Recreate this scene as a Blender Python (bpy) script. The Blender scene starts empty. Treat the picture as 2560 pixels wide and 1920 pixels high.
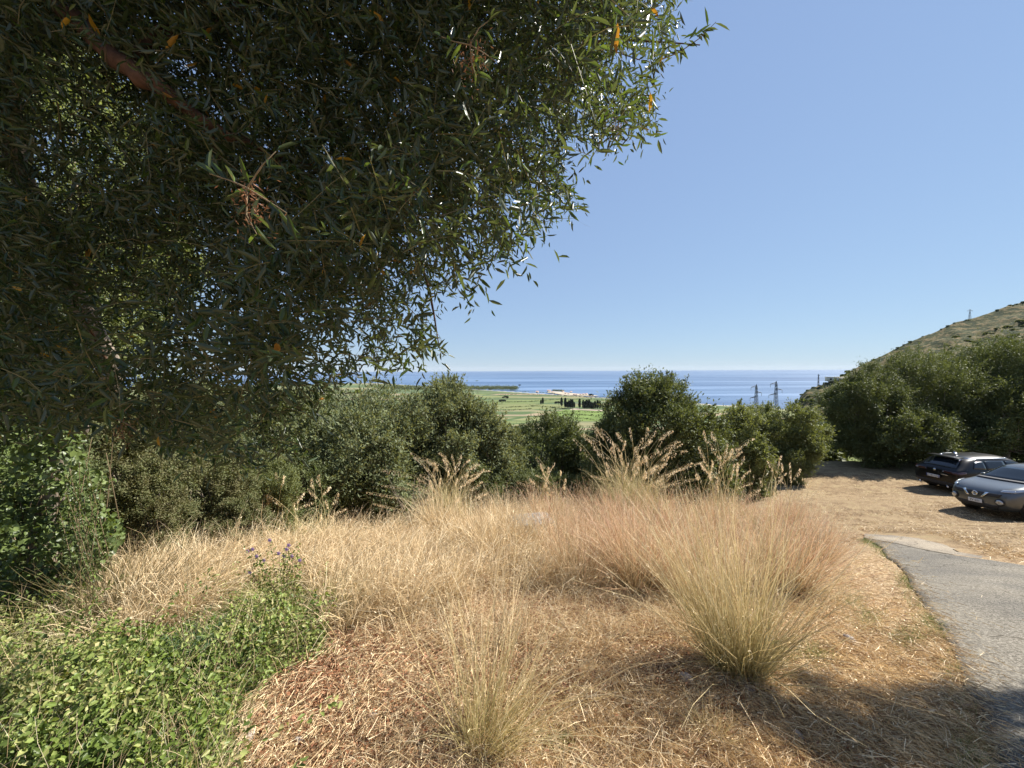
import bpy, math, random
import numpy as np
from mathutils import Vector, Matrix
from mathutils.bvhtree import BVHTree
R = math.radians
rng = np.random.default_rng(7)
random.seed(7)
scene = bpy.context.scene
COL = scene.collection

# ------------------------------------------------------------------ camera
W, H, FPX = 1024, 768, 388.0
PITCH, ROLL = 2.12, -0.25
cd = bpy.data.cameras.new('camera'); cam = bpy.data.objects.new('camera', cd); COL.objects.link(cam)
cam.location = (0, 0, 1.6)
cam.rotation_euler = (Matrix.Rotation(R(90-PITCH), 3, 'X') @ Matrix.Rotation(R(ROLL), 3, 'Z')).to_euler()
cd.sensor_width = 36; cd.lens = FPX/W*36; cd.clip_start = .05; cd.clip_end = 120000
scene.camera = cam
CM = np.array(cam.rotation_euler.to_matrix())
# ------------------------------------------------------------------ world and sun
SUN_EL, SUN_AZ = 43.0, 70.0            # azimuth clockwise from the view direction (+Y)
world = bpy.data.worlds.new('World'); scene.world = world; world.use_nodes = True
nt = world.node_tree
sky = nt.nodes.new('ShaderNodeTexSky'); sky.sky_type = 'NISHITA'; sky.sun_disc = False
sky.sun_elevation = R(SUN_EL); sky.sun_rotation = R(SUN_AZ)
sky.air_density = 1.3; sky.dust_density = 0.0; sky.ozone_density = 6.0; sky.altitude = 2500
bg = nt.nodes['Background']; bg.inputs['Strength'].default_value = 0.11
EXPO = 1.2
# the camera's response compresses the bright sky: a power curve per channel on the sky colour
ss = nt.nodes.new('ShaderNodeSeparateColor'); sc = nt.nodes.new('ShaderNodeCombineColor'); nt.links.new(sky.outputs[0], ss.inputs[0])
for ch, (gm, k) in enumerate(((.34, .288), (.36, .338), (.273, .490))):
    p = nt.nodes.new('ShaderNodeMath'); p.operation = 'POWER'; p.inputs[1].default_value = gm; nt.links.new(ss.outputs[ch], p.inputs[0])
    q = nt.nodes.new('ShaderNodeMath'); q.operation = 'MULTIPLY'; q.inputs[1].default_value = k/(.11*2**EXPO); nt.links.new(p.outputs[0], q.inputs[0]); nt.links.new(q.outputs[0], sc.inputs[ch])
nt.links.new(sc.outputs[0], bg.inputs[0])
sl = bpy.data.lights.new('sun', 'SUN'); sl.energy = 5.0; sl.angle = R(.5); sl.color = (1, .95, .87)
sun = bpy.data.objects.new('sun', sl); COL.objects.link(sun)
SD = Vector((math.sin(R(SUN_AZ))*math.cos(R(SUN_EL)), math.cos(R(SUN_AZ))*math.cos(R(SUN_EL)), math.sin(R(SUN_EL))))
sun.rotation_euler = SD.to_track_quat('Z', 'Y').to_euler()
SDn = np.array(SD)
scene.view_settings.view_transform = 'Standard'; scene.view_settings.look = 'None'
scene.view_settings.gamma = 1; scene.view_settings.exposure = EXPO

# ------------------------------------------------------------------ helpers
def sstep(x, a, b):
    t = np.clip((x-a)/(b-a), 0, 1); return t*t*(3-2*t)
def proj(P):
    """world points -> pixels, used to plan where things stand"""
    P = np.atleast_2d(P).astype(float) - np.array([0, 0, 1.6])
    L = P @ CM
    d = np.maximum(-L[:, 2], 1e-6)
    px = W/2 + FPX*L[:, 0]/d; py = H/2 - FPX*L[:, 1]/d
    px[-L[:, 2] < 0.02] = 1e6
    return px, py, d
def ray(px, py):
    v = np.stack([(np.asarray(px, float)-W/2)/FPX, -(np.asarray(py, float)-H/2)/FPX, -np.ones(np.shape(px))], -1)
    return v @ CM.T            # scaled so that depth along the view axis is 1
def inpoly(px, py, poly):
    c = np.zeros(len(px), bool); n = len(poly)
    for i in range(n):
        x1, y1 = poly[i]; x2, y2 = poly[(i+1) % n]
        k = ((y1 > py) != (y2 > py)) & (px < (x2-x1)*(py-y1)/((y2-y1) or 1e-9)+x1)
        c ^= k
    return c
def vnoise(x, y, seed=0):
    def h(i, j):
        n = np.sin(i*127.1+j*311.7+seed*74.7)*43758.5453; return n-np.floor(n)
    xi, yi = np.floor(x), np.floor(y); fx, fy = x-xi, y-yi
    fx = fx*fx*(3-2*fx); fy = fy*fy*(3-2*fy)
    return (h(xi, yi)*(1-fx)+h(xi+1, yi)*fx)*(1-fy)+(h(xi, yi+1)*(1-fx)+h(xi+1, yi+1)*fx)*fy
def fbm(x, y, oct=4, seed=0):
    a = 0; s = .5
    for o in range(oct):
        a = a+s*(vnoise(x*2**o, y*2**o, seed+o)-.5); s *= .5
    return a
def gbase(x, y):
    x = np.asarray(x, float); y = np.asarray(y, float)
    yy = np.maximum(y, -6)
    first = .15*np.minimum(yy, 3)
    yc = 9.3-3.6*sstep(-x, -.5, 4.5)
    Lp = first+.225*np.clip(yy-3, 0, yc-3)+.42*np.clip(yy-yc, 0, 22)+.145*np.clip(yy-yc-22, 0, 1e9)
    Rp = first+.30*np.clip(yy-3, 0, 8.5)+.02*np.clip(yy-11.5, 0, 12)+.24*np.clip(yy-13.2, 0, 3.3)+.42*np.clip(yy-23.5, 0, 22)+.125*np.clip(yy-45.5, 0, 1e9)
    w = sstep(x-.62*yy, -2.2, 1.0)
    return -(Lp*(1-w)+Rp*w)
def gz(x, y):
    x = np.asarray(x, float); y = np.asarray(y, float)
    z = gbase(x, y)+.10*fbm(x*.8, y*.8, 3, 3)+.03*fbm(x*5, y*5, 2, 9)
    d = np.hypot(x, y)
    z = z+sstep(d, 40, 200)*3*fbm(x*.02, y*.02, 3, 5)
    plain = -98.6+.6*fbm(x*.01, y*.01, 2, 1)
    z = np.maximum(z, plain)
    shore = (1780-1.195*x)-y
    z = np.where(shore < 12, np.minimum(z, -98.6-sstep(-shore, -12, 6)*6), z)
    return z
def pix2ground(px, py):
    r = ray(px, py); n = len(r)
    t = np.full(n, .8); done = np.zeros(n, bool); res = np.zeros((n, 3))
    for k in range(150):
        tn = t*1.035
        P = np.array([0, 0, 1.6])+r*tn[:, None]
        hit = (~done) & (P[:, 2] < gbase(P[:, 0], P[:, 1]))
        if hit.any():
            a, b = t.copy(), tn.copy()
            for _ in range(12):
                m = (a+b)/2; Q = np.array([0, 0, 1.6])+r*m[:, None]
                below = Q[:, 2] < gbase(Q[:, 0], Q[:, 1]); b = np.where(below, m, b); a = np.where(below, a, m)
            Q = np.array([0, 0, 1.6])+r*b[:, None]; res[hit] = Q[hit]; done |= hit
        t = tn
    res = res[done]; res[:, 2] = gz(res[:, 0], res[:, 1])
    return res
def ground_at(px, py):
    return pix2ground(np.array([px], float), np.array([py], float))[0]
def sample_poly(poly, n):
    p = np.array(poly); lo = p.min(0); hi = p.max(0); out = []
    tot = 0
    while tot < n:
        q = rng.uniform(lo, hi, (n, 2)); q = q[inpoly(q[:, 0], q[:, 1], poly)]; out.append(q); tot += len(q)
    return np.concatenate(out)[:n]

def mk_mesh(name, V, F, attrs=None, smooth=False):
    """F: int array n x 3 or n x 4, or a list of such arrays"""
    if not isinstance(F, list): F = [F]
    F = [np.asarray(f, np.int32) for f in F if len(f)]
    me = bpy.data.meshes.new(name)
    V = np.asarray(V, np.float32)
    me.vertices.add(len(V)); me.vertices.foreach_set('co', V.ravel())
    li = np.concatenate([f.ravel() for f in F]); cnt = np.concatenate([np.full(len(f), f.shape[1], np.int32) for f in F])
    st = np.concatenate([[0], np.cumsum(cnt)[:-1]]).astype(np.int32)
    me.loops.add(len(li)); me.loops.foreach_set('vertex_index', li.astype(np.int32))
    me.polygons.add(len(cnt)); me.polygons.foreach_set('loop_start', st)
    if smooth: me.polygons.foreach_set('use_smooth', np.ones(len(cnt), bool))
    me.update(calc_edges=True)
    for k, a in (attrs or {}).items():
        at = me.attributes.new(k, 'FLOAT', 'POINT'); at.data.foreach_set('value', np.asarray(a, np.float32))
    return me
def obj(name, me, mat, parent=None):
    o = bpy.data.objects.new(name, me); COL.objects.link(o)
    if mat is not None and len(me.materials) == 0: me.materials.append(mat)
    if parent is not None: o.parent = parent
    return o
def thing(name, label, cat, loc=(0, 0, 0), rz=0, group=None):
    o = bpy.data.objects.new(name, None); COL.objects.link(o); o.empty_display_size = .2
    o.location = tuple(float(a) for a in loc); o.rotation_euler = (0, 0, rz); o['label'] = label; o['category'] = cat
    if group: o['group'] = group
    return o
def tag(o, label=None, cat=None, group=None, kind=None):
    if label: o['label'] = label
    if cat: o['category'] = cat
    if group: o['group'] = group
    if kind: o['kind'] = kind
    return o
def copy_tree(o, parent=None):
    c = o.copy(); COL.objects.link(c)
    if parent is not None: c.parent = parent
    for ch in o.children: copy_tree(ch, c)
    return c
def norm(a): return a/np.maximum(np.linalg.norm(a, axis=-1, keepdims=True), 1e-9)

class MB:
    """collects pieces (verts, quads/tris, attrs) into one mesh"""
    def __init__(s): s.V = []; s.Q = []; s.T = []; s.n = 0; s.A = {}
    def add(s, V, F, **attrs):
        V = np.asarray(V, float); F = np.asarray(F, int)
        (s.Q if F.shape[1] == 4 else s.T).append(F+s.n); s.V.append(V); s.n += len(V)
        for k, a in attrs.items(): s.A.setdefault(k, []).append(np.broadcast_to(a, (len(V),)))
        return s
    def box(s, c, d, rz=0):
        x, y, z = np.array(d)/2
        V = np.array([[-x, -y, -z], [x, -y, -z], [x, y, -z], [-x, y, -z], [-x, -y, z], [x, -y, z], [x, y, z], [-x, y, z]])
        ca, sa = math.cos(rz), math.sin(rz)
        V = np.stack([V[:, 0]*ca-V[:, 1]*sa, V[:, 0]*sa+V[:, 1]*ca, V[:, 2]], 1)+np.array(c)
        return s.add(V, [[0, 3, 2, 1], [4, 5, 6, 7], [0, 1, 5, 4], [1, 2, 6, 5], [2, 3, 7, 6], [3, 0, 4, 7]])
    def tube(s, pts, rad, sides=6):
        pts = np.asarray(pts, float); m = len(pts); rad = np.broadcast_to(rad, (m,))
        T = norm(np.gradient(pts, axis=0)); up = np.array([0, 0, 1.]) if abs(T[0, 2]) < .9 else np.array([1., 0, 0])
        A = norm(np.cross(T, up)); B = np.cross(T, A)
        an = np.arange(sides)*2*np.pi/sides
        V = pts[:, None]+rad[:, None, None]*(np.cos(an)[None, :, None]*A[:, None]+np.sin(an)[None, :, None]*B[:, None])
        V = V.reshape(-1, 3); i = np.arange(m-1)[:, None]*sides; j = np.arange(sides)[None]; k = (j+1) % sides
        F = np.stack([i+j, i+k, i+sides+k, i+sides+j], -1).reshape(-1, 4)
        return s.add(V, F)
    def build(s, name, mat, parent=None, smooth=False):
        me = mk_mesh(name, np.concatenate(s.V), [np.concatenate(x) for x in (s.Q, s.T) if x], {k: np.concatenate(a) for k, a in s.A.items()}, smooth)
        return obj(name, me, mat, parent)

def leaf_arrays(P, D, N, L, Wd, hi=False, v=None, fold=.25, bend=.15):
    """leaf blades: base P, direction D, normal N"""
    n = len(P); L = np.broadcast_to(L, (n,))[:, None]; Wd = np.broadcast_to(Wd, (n,))[:, None]
    D = norm(D); S = norm(np.cross(D, N)); N = np.cross(S, D)
    if v is None: v = rng.random(n)
    if hi:
        b = P; t = P+D*L-N*L*bend
        r1 = P+D*L*.33+S*Wd*.46+N*Wd*fold; l1 = P+D*L*.33-S*Wd*.46+N*Wd*fold
        r2 = P+D*L*.70+S*Wd*.38+N*(Wd*fold-L*bend*.4); l2 = P+D*L*.70-S*Wd*.38+N*(Wd*fold-L*bend*.4)
        V = np.stack([b, r1, r2, t, l2, l1], 1).reshape(-1, 3); i = np.arange(n)[:, None]*6
        F = np.concatenate([i+np.array([0, 1, 2, 3]), i+np.array([0, 3, 4, 5])])
        return V, F, np.repeat(v, 6)
    V = np.stack([P, P+D*L*.5+S*Wd*.5, P+D*L, P+D*L*.5-S*Wd*.5], 1).reshape(-1, 3); i = np.arange(n)[:, None]*4
    return V, i+np.array([0, 1, 2, 3]), np.repeat(v, 4)
def blade_arrays(P, D, L, Wd, droop, segs=3, v=None, taper=.25, wig=.12):
    """grass blades that bend towards the ground; returns V,F,v,h and tip points, tip dirs"""
    n = len(P); L = np.broadcast_to(L, (n,)); Wd = np.broadcast_to(Wd, (n,)); droop = np.broadcast_to(droop, (n,))
    D = norm(D); ang = rng.uniform(0, 2*np.pi, n); S = norm(np.cross(D, np.stack([np.cos(ang), np.sin(ang), np.zeros(n)+.1], 1)))
    if v is None: v = rng.random(n)
    rows = []; pos = P.copy(); d = D.copy(); st = (L/segs)[:, None]
    for k in range(segs+1):
        t = k/segs; w = (Wd*(1-(1-taper)*t**1.5)/2)[:, None]
        rows.append(np.stack([pos-S*w, pos+S*w], 1))
        d = norm(d+np.stack([np.zeros(n), np.zeros(n), -droop*(k+1)/segs], 1)*(1.0/segs)*2+rng.normal(size=(n, 3))*wig)
        if k < segs: pos = pos+d*st
    V = np.stack(rows, 1).reshape(-1, 3); m = 2*(segs+1); i = np.arange(n)[:, None]*m
    F = np.concatenate([i+np.array([2*k, 2*k+1, 2*k+3, 2*k+2]) for k in range(segs)])
    h = np.tile(np.repeat(np.arange(segs+1)/segs, 2), n)
    return V, F, np.repeat(v, m), h, pos, d

# ------------------------------------------------------------------ materials
def new_mat(name):
    m = bpy.data.materials.new(name); m.use_nodes = True
    return m, m.node_tree.nodes, m.node_tree.links, m.node_tree.nodes['Principled BSDF']
def ramp(N, stops, interp='LINEAR'):
    r = N.new('ShaderNodeValToRGB'); e = r.color_ramp.elements; r.color_ramp.interpolation = interp
    while len(e) < len(stops): e.new(.5)
    for k, (p, c) in enumerate(stops): e[k].position = p; e[k].color = (*c, 1)
    return r
def simple(name, col, rough=.5, metal=0., spec=.5, coat=0., noise=0., nscale=20.):
    m, N, Lk, b = new_mat(name)
    b.inputs['Base Color'].default_value = (*col, 1); b.inputs['Roughness'].default_value = rough
    b.inputs['Metallic'].default_value = metal; b.inputs['Specular IOR Level'].default_value = spec; b.inputs['Coat Weight'].default_value = coat
    if coat: b.inputs['Coat Roughness'].default_value = .06
    if noise:
        tc = N.new('ShaderNodeTexCoord'); no = N.new('ShaderNodeTexNoise'); no.inputs['Scale'].default_value = nscale; no.inputs['Detail'].default_value = 6
        Lk.new(tc.outputs['Object'], no.inputs['Vector'])
        r = ramp(N, [(.3, tuple(c*(1-noise) for c in col)), (.7, tuple(min(1, c*(1+noise)) for c in col))]); Lk.new(no.outputs[0], r.inputs[0]); Lk.new(r.outputs[0], b.inputs['Base Color'])
        bp = N.new('ShaderNodeBump'); bp.inputs['Strength'].default_value = .4; bp.inputs['Distance'].default_value = .02; Lk.new(no.outputs[0], bp.inputs['Height']); Lk.new(bp.outputs[0], b.inputs['Normal'])
    return m
def foliage(name, cols, under=None, trans=.3, rough=.6, spec=.22, tint=(1.3, 1.25, .5)):
    m, N, Lk, b = new_mat(name)
    at = N.new('ShaderNodeAttribute'); at.attribute_name = 'v'
    n = len(cols); r = ramp(N, [(k/(n-1), c) for k, c in enumerate(cols)]); Lk.new(at.outputs['Fac'], r.inputs[0])
    c = r.outputs[0]
    if under:
        g = N.new('ShaderNodeNewGeometry'); mx = N.new('ShaderNodeMix'); mx.data_type = 'RGBA'
        Lk.new(g.outputs['Backfacing'], mx.inputs[0]); Lk.new(c, mx.inputs[6]); mx.inputs[7].default_value = (*under, 1); c = mx.outputs[2]
    Lk.new(c, b.inputs['Base Color']); b.inputs['Roughness'].default_value = rough; b.inputs['Specular IOR Level'].default_value = spec
    tr = N.new('ShaderNodeBsdfTranslucent'); mu = N.new('ShaderNodeMix'); mu.data_type = 'RGBA'; mu.blend_type = 'MULTIPLY'; mu.inputs[0].default_value = 1
    Lk.new(c, mu.inputs[6]); mu.inputs[7].default_value = (*tint, 1); Lk.new(mu.outputs[2], tr.inputs['Color'])
    ms = N.new('ShaderNodeMixShader'); ms.inputs[0].default_value = trans
    Lk.new(b.outputs[0], ms.inputs[1]); Lk.new(tr.outputs[0], ms.inputs[2]); Lk.new(ms.outputs[0], N['Material Output'].inputs[0])
    return m
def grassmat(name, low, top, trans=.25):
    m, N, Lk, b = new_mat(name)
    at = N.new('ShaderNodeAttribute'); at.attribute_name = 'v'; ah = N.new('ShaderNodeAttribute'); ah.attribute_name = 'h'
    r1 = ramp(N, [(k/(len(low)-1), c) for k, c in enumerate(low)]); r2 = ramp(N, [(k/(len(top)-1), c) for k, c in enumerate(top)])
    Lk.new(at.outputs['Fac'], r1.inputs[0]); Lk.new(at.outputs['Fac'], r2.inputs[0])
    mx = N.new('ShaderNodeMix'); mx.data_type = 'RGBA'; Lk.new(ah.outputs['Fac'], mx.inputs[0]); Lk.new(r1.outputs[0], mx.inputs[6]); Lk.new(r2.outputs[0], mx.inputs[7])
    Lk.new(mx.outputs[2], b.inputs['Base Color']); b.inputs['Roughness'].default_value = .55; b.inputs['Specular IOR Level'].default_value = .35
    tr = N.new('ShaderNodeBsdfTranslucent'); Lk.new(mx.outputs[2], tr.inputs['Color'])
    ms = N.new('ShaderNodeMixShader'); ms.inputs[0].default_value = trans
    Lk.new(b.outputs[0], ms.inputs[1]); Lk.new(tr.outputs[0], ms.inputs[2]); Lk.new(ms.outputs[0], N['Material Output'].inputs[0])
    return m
M = {}
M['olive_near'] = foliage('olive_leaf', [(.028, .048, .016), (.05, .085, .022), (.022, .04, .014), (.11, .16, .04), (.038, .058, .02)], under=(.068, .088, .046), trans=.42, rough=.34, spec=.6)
M['yellow_leaf'] = foliage('yellow_leaf', [(.45, .26, .03), (.35, .17, .04)], trans=.4)
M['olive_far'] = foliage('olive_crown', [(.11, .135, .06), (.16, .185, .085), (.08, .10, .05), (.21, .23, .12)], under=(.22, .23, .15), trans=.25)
M['dark_far'] = foliage('dark_crown', [(.052, .064, .027), (.09, .108, .043), (.15, .175, .072), (.065, .08, .034)], trans=.25)
M['green_far'] = foliage('green_crown', [(.085, .10, .04), (.135, .155, .06), (.20, .22, .095), (.07, .085, .035)], trans=.3)
M['pale_tree'] = foliage('pale_crown', [(.14, .17, .06), (.20, .24, .09), (.26, .29, .13), (.10, .13, .045)], trans=.35)
M['brown_far'] = foliage('brown_crown', [(.10, .09, .045), (.15, .14, .065), (.11, .13, .05), (.24, .22, .12)], trans=.25)
M['cypress'] = foliage('cypress_crown', [(.02, .032, .018), (.035, .05, .025)], trans=.1)
M['vine'] = foliage('vine_leaf', [(.08, .115, .04), (.15, .20, .06), (.05, .075, .026), (.28, .34, .14)], trans=.32, rough=.42, spec=.4)
M['cover'] = foliage('cover_leaf', [(.08, .12, .025), (.16, .22, .045), (.05, .08, .018), (.26, .32, .09), (.38, .34, .16), (.14, .19, .04)], trans=.3, rough=.4)
M['fennel'] = foliage('fennel_leaf', [(.09, .15, .08), (.12, .19, .10)], trans=.3)
M['litter'] = foliage('litter_leaf', [(.16, .06, .03), (.30, .14, .07), (.38, .22, .12), (.10, .05, .03)], trans=.1)
M['flower'] = foliage('flower_petal', [(.55, .33, .62), (.68, .48, .74)], trans=.3, tint=(1, 1, 1))
M['catkin'] = foliage('catkin', [(.20, .09, .045), (.28, .14, .07)], trans=.2, tint=(1, 1, 1))
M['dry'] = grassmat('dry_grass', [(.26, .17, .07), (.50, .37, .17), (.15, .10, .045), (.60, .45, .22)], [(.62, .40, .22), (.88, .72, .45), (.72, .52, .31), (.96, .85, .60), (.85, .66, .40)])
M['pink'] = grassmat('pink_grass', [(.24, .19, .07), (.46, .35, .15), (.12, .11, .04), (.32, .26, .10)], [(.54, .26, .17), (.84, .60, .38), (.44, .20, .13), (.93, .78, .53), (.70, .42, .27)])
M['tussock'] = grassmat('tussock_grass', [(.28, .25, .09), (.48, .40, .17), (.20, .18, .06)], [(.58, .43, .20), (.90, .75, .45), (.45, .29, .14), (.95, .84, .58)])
M['tallstalk'] = grassmat('tall_stalk', [(.16, .19, .06), (.25, .24, .09)], [(.55, .45, .22), (.78, .66, .38)])
M['panicle'] = grassmat('panicle', [(.68, .50, .28), (.90, .74, .48)], [(.75, .57, .34), (.98, .88, .66)])
M['twiggy'] = grassmat('twiggy', [(.10, .08, .04), (.16, .14, .05)], [(.16, .13, .06), (.28, .22, .10)])
M['straw'] = grassmat('straw', [(.42, .27, .12), (.80, .62, .36), (.90, .74, .48), (.20, .11, .055), (.60, .42, .22)], [(.45, .30, .14), (.85, .67, .40), (.80, .64, .40), (.18, .10, .05), (.62, .44, .24)], trans=.1)
M['greengrass'] = grassmat('green_grass', [(.12, .17, .04), (.16, .2, .05)], [(.20, .25, .07), (.35, .33, .12)])
M['bark'] = simple('bark', (.20, .165, .13), .9, spec=.2, noise=.5, nscale=14)
M['redbark'] = simple('red_bark', (.085, .045, .028), .9, spec=.2, noise=.5, nscale=18)
M['twig'] = simple('twig', (.20, .15, .09), .8, spec=.2)
M['stone'] = simple('stone', (.36, .31, .27), .9, spec=.2, noise=.3, nscale=9)
M['redstone'] = simple('red_stone', (.42, .22, .14), .9, spec=.2, noise=.3, nscale=9)
M['block'] = simple('concrete_block', (.17, .165, .16), .9, spec=.2, noise=.25, nscale=9)
M['steel'] = simple('galvanised_steel', (.13, .145, .16), .6, metal=.2)
M['insul'] = simple('insulator', (.55, .6, .65), .3)
M['white'] = simple('white_render', (.60, .57, .51), .8)
M['roof'] = simple('roof_tile', (.45, .25, .17), .85)
M['paint_black'] = simple('black_paint', (.0035, .004, .005), .3, coat=.2, spec=.25)
M['paint_grey'] = simple('grey_paint', (.085, .093, .097), .38, metal=.5, coat=.8)
M['glass'] = simple('car_glass', (.012, .016, .02), .06, spec=.6)
M['plastic'] = simple('black_plastic', (.018, .018, .02), .6)
M['tyre'] = simple('tyre_rubber', (.02, .02, .02), .85)
M['chrome'] = simple('chrome', (.75, .75, .76), .15, metal=1)
M['rim'] = simple('wheel_rim', (.35, .35, .36), .3, metal=.9)
M['redlamp'] = simple('tail_lamp', (.035, .004, .006), .15, coat=.6)
M['lamp'] = simple('headlamp', (.40, .42, .44), .1, metal=.5, coat=1)
M['plate'] = simple('plate_white', (.62, .62, .62), .5)
M['plateblue'] = simple('plate_blue', (.02, .05, .3), .5)
M['ink'] = simple('plate_ink', (.02, .02, .02), .6)

def ground_mat():
    m, N, Lk, b = new_mat('ground')
    g = N.new('ShaderNodeNewGeometry'); pos = g.outputs['Position']
    def noise(scale, detail=8, rough=.6, vec=pos):
        n = N.new('ShaderNodeTexNoise'); n.inputs['Scale'].default_value = scale; n.inputs['Detail'].default_value = detail; n.inputs['Roughness'].default_value = rough; Lk.new(vec, n.inputs['Vector']); return n.outputs[0]
    def mix(f, a, c):
        x = N.new('ShaderNodeMix'); x.data_type = 'RGBA'; Lk.new(f, x.inputs[0]); Lk.new(a, x.inputs[6]); Lk.new(c, x.inputs[7]); return x.outputs[2]
    straw = ramp(N, [(.3, (.08, .045, .025)), (.43, (.24, .15, .085)), (.56, (.46, .345, .205)), (.72, (.68, .55, .36))]); Lk.new(noise(28, 10, .7), straw.inputs[0])
    soil = ramp(N, [(.3, (.07, .035, .02)), (.55, (.22, .10, .055)), (.75, (.36, .20, .12))]); Lk.new(noise(35, 9, .7), soil.inputs[0])
    a1 = N.new('ShaderNodeAttribute'); a1.attribute_name = 'soil'
    near = mix(a1.outputs['Fac'], straw.outputs[0], soil.outputs[0])
    clr = ramp(N, [(.32, (.09, .058, .032)), (.45, (.20, .14, .08)), (.57, (.29, .215, .125)), (.68, (.19, .175, .075)), (.78, (.13, .145, .05))]); Lk.new(noise(2.2, 14, .8), clr.inputs[0])
    a2 = N.new('ShaderNodeAttribute'); a2.attribute_name = 'clearing'; near = mix(a2.outputs['Fac'], near, clr.outputs[0])
    grn = ramp(N, [(.3, (.05, .07, .02)), (.6, (.13, .15, .045)), (.8, (.24, .21, .09))]); Lk.new(noise(.6, 10, .7), grn.inputs[0])
    a3 = N.new('ShaderNodeAttribute'); a3.attribute_name = 'green'; near = mix(a3.outputs['Fac'], near, grn.outputs[0])
    # cultivated plain
    mp = N.new('ShaderNodeMapping'); mp.inputs['Rotation'].default_value = (0, 0, .22); mp.inputs['Scale'].default_value = (1/330, 1/75, 0); Lk.new(pos, mp.inputs['Vector'])
    vo = N.new('ShaderNodeTexVoronoi'); vo.distance = 'CHEBYCHEV'; vo.inputs['Scale'].default_value = 1; vo.inputs['Randomness'].default_value = .75; Lk.new(mp.outputs[0], vo.inputs['Vector'])
    sp = N.new('ShaderNodeSeparateColor'); Lk.new(vo.outputs['Color'], sp.inputs[0])
    fr = ramp(N, [(0, (.09, .12, .06)), (.2, (.17, .185, .085)), (.4, (.22, .205, .12)), (.55, (.11, .145, .085)), (.7, (.27, .215, .15)), (.85, (.15, .18, .075)), (1, (.11, .14, .08))], 'CONSTANT'); Lk.new(sp.outputs[0], fr.inputs[0])
    ve = N.new('ShaderNodeTexVoronoi'); ve.feature = 'DISTANCE_TO_EDGE'; ve.inputs['Scale'].default_value = 1; ve.inputs['Randomness'].default_value = .75; Lk.new(mp.outputs[0], ve.inputs['Vector'])
    er = ramp(N, [(.02, (1, 1, 1)), (.05, (0, 0, 0))]); Lk.new(ve.outputs[0], er.inputs[0])
    hd = N.new('ShaderNodeRGB'); hd.outputs[0].default_value = (.07, .11, .045, 1)
    field = mix(er.outputs[0], fr.outputs[0], hd.outputs[0])
    mp2 = N.new('ShaderNodeMapping'); mp2.inputs['Rotation'].default_value = (0, 0, .16); mp2.inputs['Scale'].default_value = (1/300, 1/9, 0); Lk.new(pos, mp2.inputs['Vector'])
    fn = ramp(N, [(.35, (.62, .66, .6)), (.65, (1.25, 1.2, 1.1))]); Lk.new(noise(1, 5, .6, mp2.outputs[0]), fn.inputs[0])
    mm = N.new('ShaderNodeMix'); mm.data_type = 'RGBA'; mm.blend_type = 'MULTIPLY'; mm.inputs[0].default_value = 1; Lk.new(field, mm.inputs[6]); Lk.new(fn.outputs[0], mm.inputs[7])
    a4 = N.new('ShaderNodeAttribute'); a4.attribute_name = 'plain'; col = mix(a4.outputs['Fac'], near, mm.outputs[2])
    a5 = N.new('ShaderNodeAttribute'); a5.attribute_name = 'beach'; sd = N.new('ShaderNodeRGB'); sd.outputs[0].default_value = (.40, .36, .29, 1); col = mix(a5.outputs['Fac'], col, sd.outputs[0])
    Lk.new(col, b.inputs['Base Color']); b.inputs['Roughness'].default_value = .95; b.inputs['Specular IOR Level'].default_value = .1
    bp = N.new('ShaderNodeBump'); bp.inputs['Strength'].default_value = .9; bp.inputs['Distance'].default_value = .03; Lk.new(noise(30, 8, .7), bp.inputs['Height']); Lk.new(bp.outputs[0], b.inputs['Normal'])
    return m
def sea_mat():
    m, N, Lk, b = new_mat('sea')
    g = N.new('ShaderNodeNewGeometry')
    mp = N.new('ShaderNodeMapping'); mp.inputs['Scale'].default_value = (1/3400, 1/260, 0); mp.inputs['Rotation'].default_value = (0, 0, -.04); Lk.new(g.outputs['Position'], mp.inputs['Vector'])
    n = N.new('ShaderNodeTexNoise'); n.inputs['Scale'].default_value = 1; n.inputs['Detail'].default_value = 5; n.inputs['Roughness'].default_value = .55; Lk.new(mp.outputs[0], n.inputs['Vector'])
    r = ramp(N, [(.40, (.035, .075, .155)), (.5, (.065, .12, .21)), (.60, (.13, .20, .31))]); Lk.new(n.outputs[0], r.inputs[0]); Lk.new(r.outputs[0], b.inputs['Base Color'])
    b.inputs['Roughness'].default_value = .45; b.inputs['Specular IOR Level'].default_value = .35
    n2 = N.new('ShaderNodeTexNoise'); n2.inputs['Scale'].default_value = .05; n2.inputs['Detail'].default_value = 4; Lk.new(g.outputs['Position'], n2.inputs['Vector'])
    bp = N.new('ShaderNodeBump'); bp.inputs['Strength'].default_value = .5; bp.inputs['Distance'].default_value = 2; Lk.new(n2.outputs[0], bp.inputs['Height']); Lk.new(bp.outputs[0], b.inputs['Normal'])
    return m
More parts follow.
